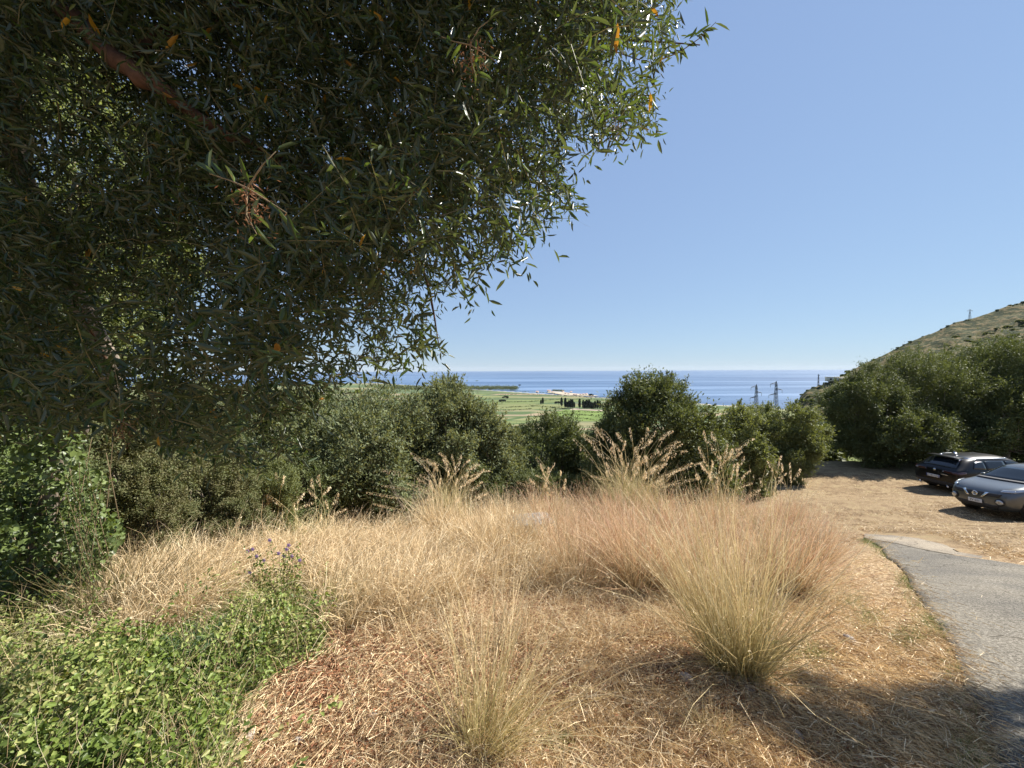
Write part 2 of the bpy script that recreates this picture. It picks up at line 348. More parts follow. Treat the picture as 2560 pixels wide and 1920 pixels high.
def asphalt_mat(name, c0, c1, c2):
    m, N, Lk, b = new_mat(name)
    g = N.new('ShaderNodeNewGeometry')
    n = N.new('ShaderNodeTexNoise'); n.inputs['Scale'].default_value = 60; n.inputs['Detail'].default_value = 5; n.inputs['Roughness'].default_value = .8; Lk.new(g.outputs['Position'], n.inputs['Vector'])
    n2 = N.new('ShaderNodeTexNoise'); n2.inputs['Scale'].default_value = 1.1; n2.inputs['Detail'].default_value = 6; Lk.new(g.outputs['Position'], n2.inputs['Vector'])
    r = ramp(N, [(.38, c0), (.5, c1), (.63, c2)]); Lk.new(n.outputs[0], r.inputs[0])
    r2 = ramp(N, [(.35, (.75, .75, .75)), (.65, (1.2, 1.17, 1.1))]); Lk.new(n2.outputs[0], r2.inputs[0])
    mm = N.new('ShaderNodeMix'); mm.data_type = 'RGBA'; mm.blend_type = 'MULTIPLY'; mm.inputs[0].default_value = 1; Lk.new(r.outputs[0], mm.inputs[6]); Lk.new(r2.outputs[0], mm.inputs[7])
    vo = N.new('ShaderNodeTexVoronoi'); vo.feature = 'DISTANCE_TO_EDGE'; vo.inputs['Scale'].default_value = .55; vo.inputs['Randomness'].default_value = 1
    wn = N.new('ShaderNodeTexNoise'); wn.inputs['Scale'].default_value = 3; wn.inputs['Detail'].default_value = 5; Lk.new(g.outputs['Position'], wn.inputs['Vector'])
    wv = N.new('ShaderNodeVectorMath'); wv.operation = 'SCALE'; wv.inputs['Scale'].default_value = .5; Lk.new(wn.outputs['Color'], wv.inputs[0])
    wa = N.new('ShaderNodeVectorMath'); wa.operation = 'ADD'; Lk.new(g.outputs['Position'], wa.inputs[0]); Lk.new(wv.outputs[0], wa.inputs[1]); Lk.new(wa.outputs[0], vo.inputs['Vector'])
    cr = ramp(N, [(.002, (.45, .42, .38)), (.008, (1, 1, 1))]); Lk.new(vo.outputs['Distance'], cr.inputs[0])
    m3 = N.new('ShaderNodeMix'); m3.data_type = 'RGBA'; m3.blend_type = 'MULTIPLY'; m3.inputs[0].default_value = 1; Lk.new(mm.outputs[2], m3.inputs[6]); Lk.new(cr.outputs[0], m3.inputs[7])
    Lk.new(m3.outputs[2], b.inputs['Base Color']); b.inputs['Roughness'].default_value = .9; b.inputs['Specular IOR Level'].default_value = .2
    bp = N.new('ShaderNodeBump'); bp.inputs['Strength'].default_value = .8; bp.inputs['Distance'].default_value = .01; Lk.new(n.outputs[0], bp.inputs['Height']); Lk.new(bp.outputs[0], b.inputs['Normal'])
    return m
def hill_mat():
    m, N, Lk, b = new_mat('hillside')
    g = N.new('ShaderNodeNewGeometry')
    n = N.new('ShaderNodeTexNoise'); n.inputs['Scale'].default_value = .17; n.inputs['Detail'].default_value = 10; n.inputs['Roughness'].default_value = .72; Lk.new(g.outputs['Position'], n.inputs['Vector'])
    r = ramp(N, [(.44, (.026, .036, .014)), (.50, (.062, .068, .026)), (.56, (.14, .11, .052)), (.68, (.22, .165, .085))]); Lk.new(n.outputs[0], r.inputs[0]); Lk.new(r.outputs[0], b.inputs['Base Color'])
    b.inputs['Roughness'].default_value = .95; b.inputs['Specular IOR Level'].default_value = .1
    bp = N.new('ShaderNodeBump'); bp.inputs['Strength'].default_value = 1; bp.inputs['Distance'].default_value = 2; Lk.new(n.outputs[0], bp.inputs['Height']); Lk.new(bp.outputs[0], b.inputs['Normal'])
    return m

# ------------------------------------------------------------------ large structure: ground, sea, driveway, hill
SOIL = [(250, 790), (240, 700), (280, 655), (340, 628), (420, 600), (470, 580), (560, 590), (640, 610), (690, 640), (700, 700), (600, 720), (520, 790)]
GREEN_COVER = [(-160, 600), (50, 600), (120, 632), (200, 612), (235, 578), (300, 570), (325, 600), (330, 650), (300, 672), (262, 690), (240, 730), (225, 860), (-160, 860)]
def build_ground():
    r = np.concatenate([np.linspace(.0, .3, 2), .3*np.exp(np.arange(1, 420)*math.log(3200/.3)/419)])
    th = np.concatenate([np.linspace(-85, 85, 420), np.linspace(85, 275, 62)[1:-1]])*np.pi/180
    nr, nt_ = len(r), len(th)
    x = r[:, None]*np.sin(th)[None]; y = r[:, None]*np.cos(th)[None]
    z = gz(x, y)
    V = np.stack([x, y, z], -1).reshape(-1, 3)
    i = np.arange(nr-1)[:, None]*nt_; j = np.arange(nt_)[None]; k = (j+1) % nt_
    F = np.stack([i+j, i+nt_+j, i+nt_+k, i+k], -1).reshape(-1, 4)
    px, py, d = proj(V)
    front = V[:, 1] > .5
    xs, ys = V[:, 0], V[:, 1]
    soil = (inpoly(px, py, SOIL) & front).astype(float)
    clearing = sstep(xs-.5*ys, -1.0, 1.2)*sstep(ys, 5, 8)
    green = np.maximum(sstep(np.hypot(xs, ys), 26, 40), (inpoly(px, py, GREEN_COVER) & front)*.8)
    dd = np.hypot(xs, ys)
    plain = sstep(-V[:, 2], 60, 80)
    shore = (1780-1.195*xs)-ys
    beach = sstep(-shore, -75, -35)
    sunk = inpoly(px, py, [(858, 528), (960, 533), (1010, 552), (1130, 570), (1300, 900), (1010, 900), (994, 768), (990, 741), (978, 699), (960, 657), (936, 616), (913, 579), (890, 552)]) & front & (d < 14)
    V[:, 2] -= sunk*.06
    o = obj('ground', mk_mesh('ground', V, F, {'soil': soil, 'clearing': clearing, 'green': green, 'plain': plain, 'beach': beach}, True), ground_mat())
    tag(o, kind='structure')
build_ground()
def build_sea():
    r = 26000
    V = [[-r, 300, -100], [r, 300, -100], [r, r, -100], [-r, r, -100]]
    # grid of a few cells
    n = 24; xs = np.linspace(-r, r, n); ys = np.linspace(300, r, n)
    X, Y = np.meshgrid(xs, ys); V = np.stack([X, Y, np.full_like(X, -100)], -1).reshape(-1, 3)
    i = np.arange(n-1)[:, None]*n; j = np.arange(n-1)[None]
    F = np.stack([i+j, i+j+1, i+n+j+1, i+n+j], -1).reshape(-1, 4)
    tag(obj('sea', mk_mesh('sea', V, F), sea_mat()), kind='structure')
build_sea()

# driveway edge and sheet (from plan points read off the photograph, carried to the ground)
edge = np.array([ground_at(*p) for p in [(995, 840), (988, 768), (984, 741), (972, 699), (954, 657), (930, 616), (907, 579), (882, 548), (866, 540)]])
def build_driveway():
    E = edge.copy(); far = ground_at(1035, 560); 
    m = len(E); t = np.linspace(0, m-1, 60); ex = np.interp(t, np.arange(m), E[:, 0]); ey = np.interp(t, np.arange(m), E[:, 1])
    ex = ex+.10*fbm(t*4.5, t*0, 4, 2); rows = []
    # the sheet runs 4.5 m to the right of its left edge
    r0 = ground_at(1900, 840); r1 = ground_at(1110, 581); s1 = np.linspace(0, 1, 60)
    us = np.linspace(0, 1, 30)
    Rx = r0[0]*(1-s1)+r1[0]*s1; Ry = r0[1]*(1-s1)+r1[1]*s1
    X = ex[:, None]*(1-us[None])+Rx[:, None]*us[None]; Y = ey[:, None]*(1-us[None])+Ry[:, None]*us[None]
    Z = gz(X, Y)+.022
    V = np.stack([X, Y, Z], -1).reshape(-1, 3); n = len(us)
    i = np.arange(len(ex)-1)[:, None]*n; j = np.arange(n-1)[None]
    F = np.stack([i+j, i+j+1, i+n+j+1, i+n+j], -1).reshape(-1, 4)
    o = obj('driveway', mk_mesh('driveway', V, F, smooth=True), asphalt_mat('driveway', (.06, .055, .045), (.145, .132, .11), (.27, .25, .215))); tag(o, kind='structure')
    md = o.modifiers.new('thick', 'SOLIDIFY'); md.thickness = .14; md.offset = -1
    # older cracked concrete strip at its far end
    qa = np.linspace(0, .62, n)[:, None]; row = V.reshape(len(ex), n, 3)[-1]; A0, A1 = row[0], row[-1]
    e0 = A0*(1-qa)+A1*qa+np.array([0, .02, 0])
    rd = norm(e0*np.array([1, 1, 0])); for_ = e0+rd*1.5*(np.sin(np.clip(qa/.62+.10, 0, .97)*np.pi)**.6*.85+.05)
    mid = [e0*(1-s)+for_*s for s in np.linspace(0.0, 1, 6)]
    P = np.array(mid); P[-1, :, 1] += .10*np.sin(np.arange(n)*.8)+.05*np.sin(np.arange(n)*2.1)
    P[..., 2] = gz(P[..., 0], P[..., 1])+.03
    Vp = P.reshape(-1, 3); i = np.arange(5)[:, None]*n; F = np.stack([i+j, i+j+1, i+n+j+1, i+n+j], -1).reshape(-1, 4)
    o = obj('path', mk_mesh('path', Vp, F, smooth=True), asphalt_mat('old_concrete', (.15, .125, .095), (.24, .205, .16), (.34, .30, .24))); tag(o, kind='structure')
build_driveway()

# hill on the right: a ridge that rises to the right, with a front slope, a back slope and a steep seaward end
RIDGE = [(795, 432), (797, 407), (800, 397), (806, 391), (818, 386), (830, 381), (842, 375), (853, 369), (880, 356), (905, 344), (930, 333), (955, 322), (975, 317), (1000, 308), (1024, 300), (1060, 286), (1150, 262), (1400, 215)]
def build_hill():
    rx = np.array([p[0] for p in RIDGE], float); ry = np.array([p[1] for p in RIDGE], float)
    us = np.concatenate([np.linspace(795, 860, 90), np.linspace(861, 1400, 260)])
    top = np.interp(us, rx, ry)
    D = 330+0*us
    rr = ray(us, top)*D[:, None]+np.array([0, 0, 1.6])
    base = np.stack([rr[:, 0]*.40, rr[:, 1]*.40], 1)
    vs = np.linspace(-.9, 1, 150)
    V = []
    for v in vs:
        if v >= 0:   # front slope from ridge (0) to foot (1)
            xy = rr[:, :2]*(1-v)+base*v
            zf = gbase(xy[:, 0], xy[:, 1])-3
            z = rr[:, 2]*(1-v**.85)+zf*v**.85
        else:        # back slope to the sea
            xy = rr[:, :2]*(1-v*.8); z = rr[:, 2]*(1-(-v)**1.1)+(-110)*(-v)**1.1
        nz = fbm(xy[:, 0]*.10, xy[:, 1]*.10, 5, 11)*min(1, abs(v)*5+.25)
        V.append(np.stack([xy[:, 0], xy[:, 1], z+nz*7], 1))
    V = np.array(V); a, bb = V.shape[:2]
    # left flank closes down to the sea
    fl = V[:, :1].copy(); fl[..., 0] -= 6; fl[..., 2] = -112
    V = np.concatenate([fl, V], 1); bb += 1
    i = np.arange(a-1)[:, None]*bb; j = np.arange(bb-1)[None]
    F = np.stack([i+j, i+j+1, i+bb+j+1, i+bb+j], -1).reshape(-1, 4)
    tag(obj('hill', mk_mesh('hill', V.reshape(-1, 3), F, smooth=True), hill_mat()), kind='structure')
    return V
HILL = build_hill()

# ------------------------------------------------------------------ cars
def subsurf_mesh(V, F, lev=2):
    me = bpy.data.meshes.new('tmp'); me.from_pydata([tuple(map(float, v)) for v in V], [], [tuple(map(int, f)) for f in F]); me.update()
    o = bpy.data.objects.new('tmp', me); COL.objects.link(o); m = o.modifiers.new('s', 'SUBSURF'); m.levels = lev; m.render_levels = lev
    dg = bpy.context.evaluated_depsgraph_get(); dg.update(); ev = o.evaluated_get(dg); me2 = bpy.data.meshes.new_from_object(ev)
    bpy.data.objects.remove(o); return me2
def ring(half):
    h = list(half); return h+[(-y, z) for y, z in h[-2:0:-1]]
def car_body(stations, mat, parent):
    V = []; F = []; n = None
    for x, half in stations:
        rg = ring(half); n = len(rg); V += [(x, y, z) for y, z in rg]
    for i in range(len(stations)-1):
        for j in range(n):
            k = (j+1) % n; F.append((i*n+j, i*n+k, (i+1)*n+k, (i+1)*n+j))
    F.append(tuple(range(n))[::-1]); F.append(tuple((len(stations)-1)*n+j for j in range(n)))
    me = subsurf_mesh(V, F, 2); me.materials.clear()
    me.polygons.foreach_set('use_smooth', np.ones(len(me.polygons), bool))
    o = obj('body', me, mat, parent)
    bvh = BVHTree.FromPolygons([v.co.copy() for v in me.vertices], [tuple(p.vertices) for p in me.polygons])
    return o, bvh
def patch(name, bvh, axis, corners, mat, parent, off=.008, n=8, m=6, disc=None, thick=.012):
    """a panel laid on the body: corners in the plane facing 'axis' (+x,-x,+y,-y)"""
    sgn = 1 if axis[0] == '+' else -1; ax = axis[1]
    if disc:
        cy, cz, r = disc; G = [(cy+r*s*math.cos(a), cz+r*s*math.sin(a)) for s in (0.05, .5, 1) for a in np.linspace(0, 2*np.pi, 16, endpoint=False)]
        F = [(i*16+j, i*16+(j+1) % 16, (i+1)*16+(j+1) % 16, (i+1)*16+j) for i in range(2) for j in range(16)]+[tuple(range(16))]
    else:
        c = np.array(corners, float); G = []
        for i in range(m+1):
            for j in range(n+1):
                u, v = j/n, i/m; p = c[0]*(1-u)*(1-v)+c[1]*u*(1-v)+c[2]*u*v+c[3]*(1-u)*v; G.append(tuple(p))
        F = [(i*(n+1)+j, i*(n+1)+j+1, (i+1)*(n+1)+j+1, (i+1)*(n+1)+j) for i in range(m) for j in range(n)]
    V = []
    last = None
    for a, z in G:
        o = Vector((sgn*5, a, z)) if ax == 'x' else Vector((a, sgn*5, z)); d = Vector((-sgn, 0, 0)) if ax == 'x' else Vector((0, -sgn, 0))
        hit, nrm, _, _ = bvh.ray_cast(o, d)
        if hit is None:
            hit = last[0] if last else Vector((0, a, z)); nrm = last[1] if last else Vector((0, 0, 1))
            hit = Vector((hit.x, a, z)) if ax == 'x' else Vector((a, hit.y, z))
        if nrm.dot(d) > 0: nrm = -nrm
        last = (hit.copy(), nrm.copy()); V.append(hit+nrm*off)
    me = bpy.data.meshes.new(name); me.from_pydata([tuple(v) for v in V], [], F); me.update()
    me.polygons.foreach_set('use_smooth', np.ones(len(me.polygons), bool))
    o = obj(name, me, mat, parent); md = o.modifiers.new('t', 'SOLIDIFY'); md.thickness = thick; md.offset = 0
    return o
def lathe(name, prof, mat, parent, loc, axis='y', n=24):
    V = []; k = len(prof)
    for a in np.linspace(0, 2*np.pi, n, endpoint=False):
        for r, h in prof:
            V.append((r*math.cos(a), h, r*math.sin(a)) if axis == 'y' else (h, r*math.cos(a), r*math.sin(a)))
    F = [(i*k+j, ((i+1) % n)*k+j, ((i+1) % n)*k+j+1, i*k+j+1) for i in range(n) for j in range(k-1)]
    me = bpy.data.meshes.new(name); me.from_pydata(V, [], F); me.update(); me.polygons.foreach_set('use_smooth', np.ones(len(me.polygons), bool))
    o = obj(name, me, mat, parent); o.location = loc; return o
def wheels(parent, xs, y, r):
    for x in xs:
        for s in (1, -1):
            w = lathe('wheel', [(r*.60, -.10), (r*.62, -.115), (r*.95, -.11), (r, -.08), (r, .08), (r*.95, .11), (r*.62, .115), (r*.60, .10)], M['tyre'], parent, (x, s*y, r))
            lathe('hub', [(.001, s*.06), (r*.18, s*.07), (r*.2, s*.03), (r*.55, s*.05), (r*.61, s*.105)], M['rim'], w, (0, 0, 0))
            sp = MB()
            for a in np.arange(5)*2*np.pi/5:
                p = np.array([math.cos(a), 0, math.sin(a)])
                sp.tube([p*r*.1+[0, s*.08, 0], p*r*.58+[0, s*.10, 0]], [.035, .028], 4)
            sp.build('spokes', M['rim'], w)
def arch(parent, bvh, x, r, s, mat):
    V = []; n = 16
    for a in np.linspace(-.12, np.pi+.12, n):
        for q in (r*1.0, r*1.17):
            px, pz = x+q*math.cos(a), r*.98+q*math.sin(a)
            h, nr, _, _ = bvh.ray_cast(Vector((px, s*5, max(pz, .24))), Vector((0, -s, 0)))
            yy = h.y if h else s*.85
            V.append((px, yy+s*.012, pz))
    F = [(2*i, 2*i+1, 2*i+3, 2*i+2) for i in range(n-1)]
    # dark sheet standing in for the shaded wheel opening; the body is uncut
    me = bpy.data.meshes.new('wheel_arch'); c = len(V); V += [(x, V[0][1]-s*.0, r*.9)]
    F += [(c, 2*i, 2*i+2) for i in range(n-1)]
    me.from_pydata(V, [], F); me.update(); o = obj('wheel_arch', me, mat, parent); md = o.modifiers.new('t', 'SOLIDIFY'); md.thickness = .01
def text_mesh(name, s, size, mat, parent, loc, rot):
    cu = bpy.data.curves.new(name, 'FONT'); cu.body = s; cu.size = size; cu.align_x = 'CENTER'; cu.align_y = 'CENTER'; cu.extrude = .001
    t = bpy.data.objects.new('tmp', cu); COL.objects.link(t); dg = bpy.context.evaluated_depsgraph_get(); dg.update()
    me = bpy.data.meshes.new_from_object(t.evaluated_get(dg)); bpy.data.objects.remove(t); me.materials.clear()
    o = obj(name, me, mat, parent); o.location = loc; o.rotation_euler = rot; return o
def mirror_part(parent, x, y, z, s, mat):
    me = subsurf_mesh([(x+a*.07, y+s*(.04+b*.09), z+c*.06) for a in (-1, 1) for b in (-1, 1) for c in (-1, 1)], [(0, 1, 3, 2), (4, 6, 7, 5), (0, 4, 5, 1), (2, 3, 7, 6), (0, 2, 6, 4), (1, 5, 7, 3)], 2)
    me.materials.clear(); obj('wing_mirror', me, mat, parent)
def box_part(name, c, d, mat, parent, rz=0, bev=.008):
    b = MB().box((0, 0, 0), d, rz).build(name, mat, parent); b.location = c
    if bev: md = b.modifiers.new('b', 'BEVEL'); md.width = bev; md.segments = 2
    return b

def black_suv(loc, rz, tilt):
    t = thing('parked_car', 'glossy black hatchback SUV seen from behind, parked on mown grass below the dark trees', 'car', loc, rz)
    t.rotation_euler = (tilt[0], tilt[1], rz)
    st = [(-2.34, [(0, .36), (.55, .36), (.74, .46), (.76, .7), (.72, .92), (.66, .97), (.4, .99), (0, 1.0)]),
          (-2.27, [(0, .27), (.70, .27), (.88, .42), (.90, .75), (.87, 1.0), (.77, 1.06), (.45, 1.09), (0, 1.10)]),
          (-1.98, [(0, .22), (.78, .22), (.93, .4), (.95, .8), (.91, 1.08), (.79, 1.20), (.52, 1.30), (0, 1.33)]),
          (-1.66, [(0, .22), (.78, .22), (.94, .4), (.955, .8), (.91, 1.10), (.75, 1.44), (.58, 1.57), (0, 1.61)]),
          (-.9, [(0, .22), (.78, .22), (.94, .4), (.95, .8), (.90, 1.07), (.73, 1.49), (.57, 1.63), (0, 1.67)]),
          (0., [(0, .22), (.78, .22), (.94, .4), (.95, .8), (.90, 1.05), (.73, 1.48), (.57, 1.62), (0, 1.66)]),
          (.5, [(0, .22), (.78, .22), (.94, .4), (.95, .8), (.90, 1.04), (.74, 1.42), (.56, 1.55), (0, 1.59)]),
          (1.2, [(0, .22), (.78, .22), (.94, .4), (.95, .75), (.90, 1.0), (.80, 1.06), (.5, 1.11), (0, 1.13)]),
          (1.9, [(0, .22), (.76, .22), (.92, .4), (.93, .7), (.88, .92), (.75, .98), (.45, 1.01), (0, 1.03)]),
          (2.25, [(0, .25), (.6, .25), (.8, .4), (.83, .65), (.75, .8), (.65, .87), (.4, .91), (0, .93)]),
          (2.36, [(0, .35), (.4, .35), (.6, .45), (.62, .6), (.55, .7), (.45, .76), (.3, .78), (0, .8)])]
    body, bv = car_body(st, M['paint_black'], t)
    patch('rear_window', bv, '-x', [(-.66, 1.14), (.66, 1.14), (.50, 1.50), (-.50, 1.50)], M['glass'], t, n=12)
    patch('windscreen', bv, '+x', [(-.70, 1.15), (.70, 1.15), (.50, 1.52), (-.50, 1.52)], M['glass'], t, n=12)
    for s in ('+y', '-y'):
        for nm, c in (('rear_side_window', [(-1.62, 1.17), (-1.05, 1.13), (-1.05, 1.46), (-1.42, 1.42)]), ('side_window', [(-1.0, 1.13), (-.12, 1.11), (-.12, 1.46), (-1.0, 1.47)]), ('side_window', [(-.06, 1.11), (.92, 1.10), (.42, 1.42), (-.06, 1.46)])):
            patch(nm, bv, s, c, M['glass'], t)
        sg = 1 if s == '+y' else -1
        patch('tail_light', bv, '-x', [(sg*.30, .93), (sg*.84, .90), (sg*.86, 1.0), (sg*.34, 1.0)], M['redlamp'], t, off=.012)
        patch('tail_light', bv, s, [(-2.28, .90), (-1.98, .96), (-1.98, 1.03), (-2.26, 1.0)], M['redlamp'], t, off=.012)
        patch('headlight', bv, '+x', [(sg*.45, .74), (sg*.80, .76), (sg*.78, .84), (sg*.48, .82)], M['lamp'], t, off=.012)
        for x in (1.41, -1.41): arch(t, bv, x, .37, sg, M['plastic'])
        for x in (-.85, .18): d = patch('door_handle', bv, s, [(x, .96), (x+.2, .96), (x+.2, .985), (x, .985)], M['chrome'], t, off=.02)
        mirror_part(t, .72, sg*.93, 1.10, sg, M['paint_black'])
        patch('roof_rail', bv, s, [(-1.55, 1.53), (.35, 1.535), (.35, 1.56), (-1.55, 1.555)], M['chrome'], t, off=.015, n=16, m=1)
        patch('sill', bv, s, [(-1.0, .25), (1.0, .25), (1.0, .34), (-1.0, .34)], M['plastic'], t)
    box_part('spoiler', (-1.84, 0, 1.565), (.36, 1.16, .035), M['paint_black'], t)
    patch('rear_bumper', bv, '-x', [(-.78, .36), (.78, .36), (.80, .50), (-.80, .50)], M['plastic'], t, off=.012, n=12)
    bd = patch('emblem', bv, '-x', None, M['chrome'], t, disc=(0, .97, .05), off=.012)
    pl = box_part('number_plate', (-2.395, 0, .70), (.012, .52, .115), M['plate'], t, bev=.003)
    text_mesh('plate_text', 'GT 813 DG', .11, M['ink'], pl, (-.0075, 0, 0), (R(90), 0, R(-90)))
    box_part('plate_band', (-.0068, .243, 0), (.003, .03, .11), M['plateblue'], pl, bev=0); box_part('plate_band', (-.0068, -.243, 0), (.003, .03, .11), M['plateblue'], pl, bev=0)
    box_part('badge', (-2.37, -.42, .83), (.012, .26, .022), M['chrome'], t, bev=.003)
    w = MB().tube([(-2.19, .02, 1.16), (-2.16, .20, 1.19), (-2.12, .40, 1.21)], [.012, .01, .006], 5).build('rear_wiper', M['plastic'], t)
    for s in (1, -1): lathe('exhaust_pipe', [(.001, 0), (.04, 0), (.045, -.05)], M['chrome'], t, (-2.32, s*.55, .34), axis='x')
    fin = mk_mesh('aerial', [(-1.45, 0, 1.76), (-1.38, .03, 1.64), (-1.38, -.03, 1.64), (-1.22, 0, 1.65), (-1.42, 0, 1.64)], np.array([[0, 1, 3], [0, 3, 2], [0, 4, 1], [0, 2, 4]])); obj('aerial', fin, M['chrome'], t)
    wheels(t, (1.41, -1.41), .83, .36)
    return t
def grey_crossover(loc, rz, tilt):
    t = thing('parked_car', 'small grey crossover car with bulging headlights, its front towards the mown clearing', 'car', loc, rz)
    t.rotation_euler = (tilt[0], tilt[1], rz)
    st = [(-2.06, [(0, .38), (.5, .38), (.68, .5), (.7, .7), (.66, .9), (.6, .95), (.35, .97), (0, .98)]),
          (-1.9, [(0, .27), (.7, .27), (.85, .45), (.87, .8), (.8, 1.05), (.66, 1.15), (.42, 1.22), (0, 1.25)]),
          (-1.45, [(0, .22), (.74, .22), (.87, .42), (.88, .85), (.80, 1.12), (.66, 1.38), (.50, 1.49), (0, 1.52)]),
          (-.6, [(0, .22), (.74, .22), (.85, .4), (.86, .8), (.80, 1.07), (.67, 1.43), (.52, 1.54), (0, 1.57)]),
          (.2, [(0, .22), (.74, .22), (.85, .4), (.86, .8), (.81, 1.04), (.67, 1.42), (.52, 1.53), (0, 1.56)]),
          (.55, [(0, .22), (.74, .22), (.85, .4), (.86, .8), (.81, 1.03), (.68, 1.36), (.52, 1.46), (0, 1.49)]),
          (1.12, [(0, .22), (.74, .22), (.86, .4), (.88, .78), (.85, 1.02), (.74, 1.05), (.46, 1.07), (0, 1.08)]),
          (1.55, [(0, .22), (.74, .22), (.87, .42), (.885, .75), (.84, .98), (.68, 1.01), (.40, .98), (0, .99)]),
          (1.86, [(0, .23), (.66, .23), (.80, .4), (.83, .65), (.76, .88), (.60, .93), (.36, .90), (0, .91)]),
          (2.0, [(0, .27), (.5, .27), (.68, .4), (.72, .6), (.65, .76), (.5, .82), (.3, .80), (0, .81)]),
          (2.06, [(0, .34), (.35, .34), (.5, .42), (.54, .55), (.48, .65), (.38, .7), (.22, .7), (0, .7)])]
    body, bv = car_body(st, M['paint_grey'], t)
    patch('windscreen', bv, '+x', [(-.66, 1.10), (.66, 1.10), (.50, 1.43), (-.50, 1.43)], M['glass'], t, n=14)
    patch('cowl', bv, '+x', [(-.72, 1.062), (.72, 1.062), (.70, 1.10), (-.70, 1.10)], M['plastic'], t, n=14, m=2, off=.012)
    patch('rear_window', bv, '-x', [(-.55, 1.15), (.55, 1.15), (.42, 1.42), (-.42, 1.42)], M['glass'], t, n=12)
    patch('grille', bv, '+x', [(-.56, .66), (.56, .66), (.62, .76), (-.62, .76)], M['plastic'], t, n=14, off=.01)
    patch('lower_grille', bv, '+x', [(-.50, .30), (.50, .30), (.56, .42), (-.56, .42)], M['plastic'], t, n=12, off=.01)
    for sg in (1, -1):
        s = '+y' if sg > 0 else '-y'
        patch('side_window', bv, s, [(-1.15, 1.14), (-.35, 1.10), (-.35, 1.40), (-1.05, 1.38)], M['glass'], t)
        patch('side_window', bv, s, [(-.28, 1.10), (.80, 1.07), (.42, 1.34), (-.28, 1.40)], M['glass'], t)
        patch('front_trim', bv, '+x', [(sg*.14, .60), (sg*.20, .60), (sg*.34, .76), (sg*.26, .76)], M['chrome'], t, n=3, m=4, off=.03)
        patch('headlight', bv, s, [(1.42, .925), (1.80, .84), (1.76, .90), (1.42, .965)], M['lamp'], t, off=.02)
        patch('headlight', bv, '+x', [(sg*.56, .82), (sg*.77, .84), (sg*.76, .90), (sg*.58, .88)], M['lamp'], t, off=.02)
        rg = patch('lamp_surround', bv, '+x', None, M['plastic'], t, disc=(sg*.58, .53, .105), off=.014)
        patch('round_headlight', bv, '+x', None, M['lamp'], t, disc=(sg*.58, .53, .072), off=.034)
        patch('door_handle', bv, s, [(-.2, .95), (0, .95), (0, .975), (-.2, .975)], M['paint_grey'], t, off=.02)
        mirror_part(t, .70, sg*.85, 1.10, sg, M['paint_grey'])
        for x in (1.26, -1.27): arch(t, bv, x, .365, sg, M['plastic'])
        patch('sill', bv, s, [(-.88, .25), (.88, .25), (.88, .38), (-.88, .38)], M['plastic'], t)
        patch('tail_light', bv, '-x', [(sg*.5, .85), (sg*.75, .85), (sg*.72, 1.02), (sg*.55, 1.02)], M['redlamp'], t, off=.012)
    h, nr, _, _ = bv.ray_cast(Vector((5, 0, .70)), Vector((-1, 0, 0)))
    lathe('emblem', [(.045, 0), (.055, .012), (.068, .012), (.075, 0)], M['chrome'], t, (h.x+.03, 0, .69), axis='x', n=20)
    box_part('emblem_bar', (h.x+.04, 0, .69), (.012, .16, .022), M['chrome'], t, bev=.002)
    pl = box_part('number_plate', (2.085, 0, .47), (.012, .36, .11), M['plate'], t, bev=.003)
    text_mesh('plate_text', 'EV 621', .09, M['ink'], pl, (.0075, 0, 0), (R(90), 0, R(90)))
    w = MB()
    for y0 in (.1, -.45): w.tube([(1.13, y0, 1.09), (1.02, y0+.25, 1.145), (.93, y0+.5, 1.19)], [.012, .009, .006], 5)
    w.build('wiper', M['plastic'], t)
    MB().tube([(-1.3, 0, 1.55), (-1.42, 0, 1.72)], [.006, .003], 4).build('aerial', M['plastic'], t)
    wheels(t, (1.26, -1.27), .76, .345)
    return t
def seat_car(fn, x, y, heading):
    c, s = math.cos(heading), math.sin(heading)
    zf = gz(np.array([x+c*1.3]), np.array([y+s*1.3]))[0]; zb = gz(np.array([x-c*1.3]), np.array([y-s*1.3]))[0]
    zl = gz(np.array([x-s*.75]), np.array([y+c*.75]))[0]; zr = gz(np.array([x+s*.75]), np.array([y-c*.75]))[0]
    return fn((x, y, (zf+zb+zl+zr)/4+.01), heading, (math.atan2(zl-zr, 1.5), -math.atan2(zf-zb, 2.6)))
seat_car(black_suv, 21.25, 17.3, R(2))
seat_car(grey_crossover, 16.55, 11.95, R(180))

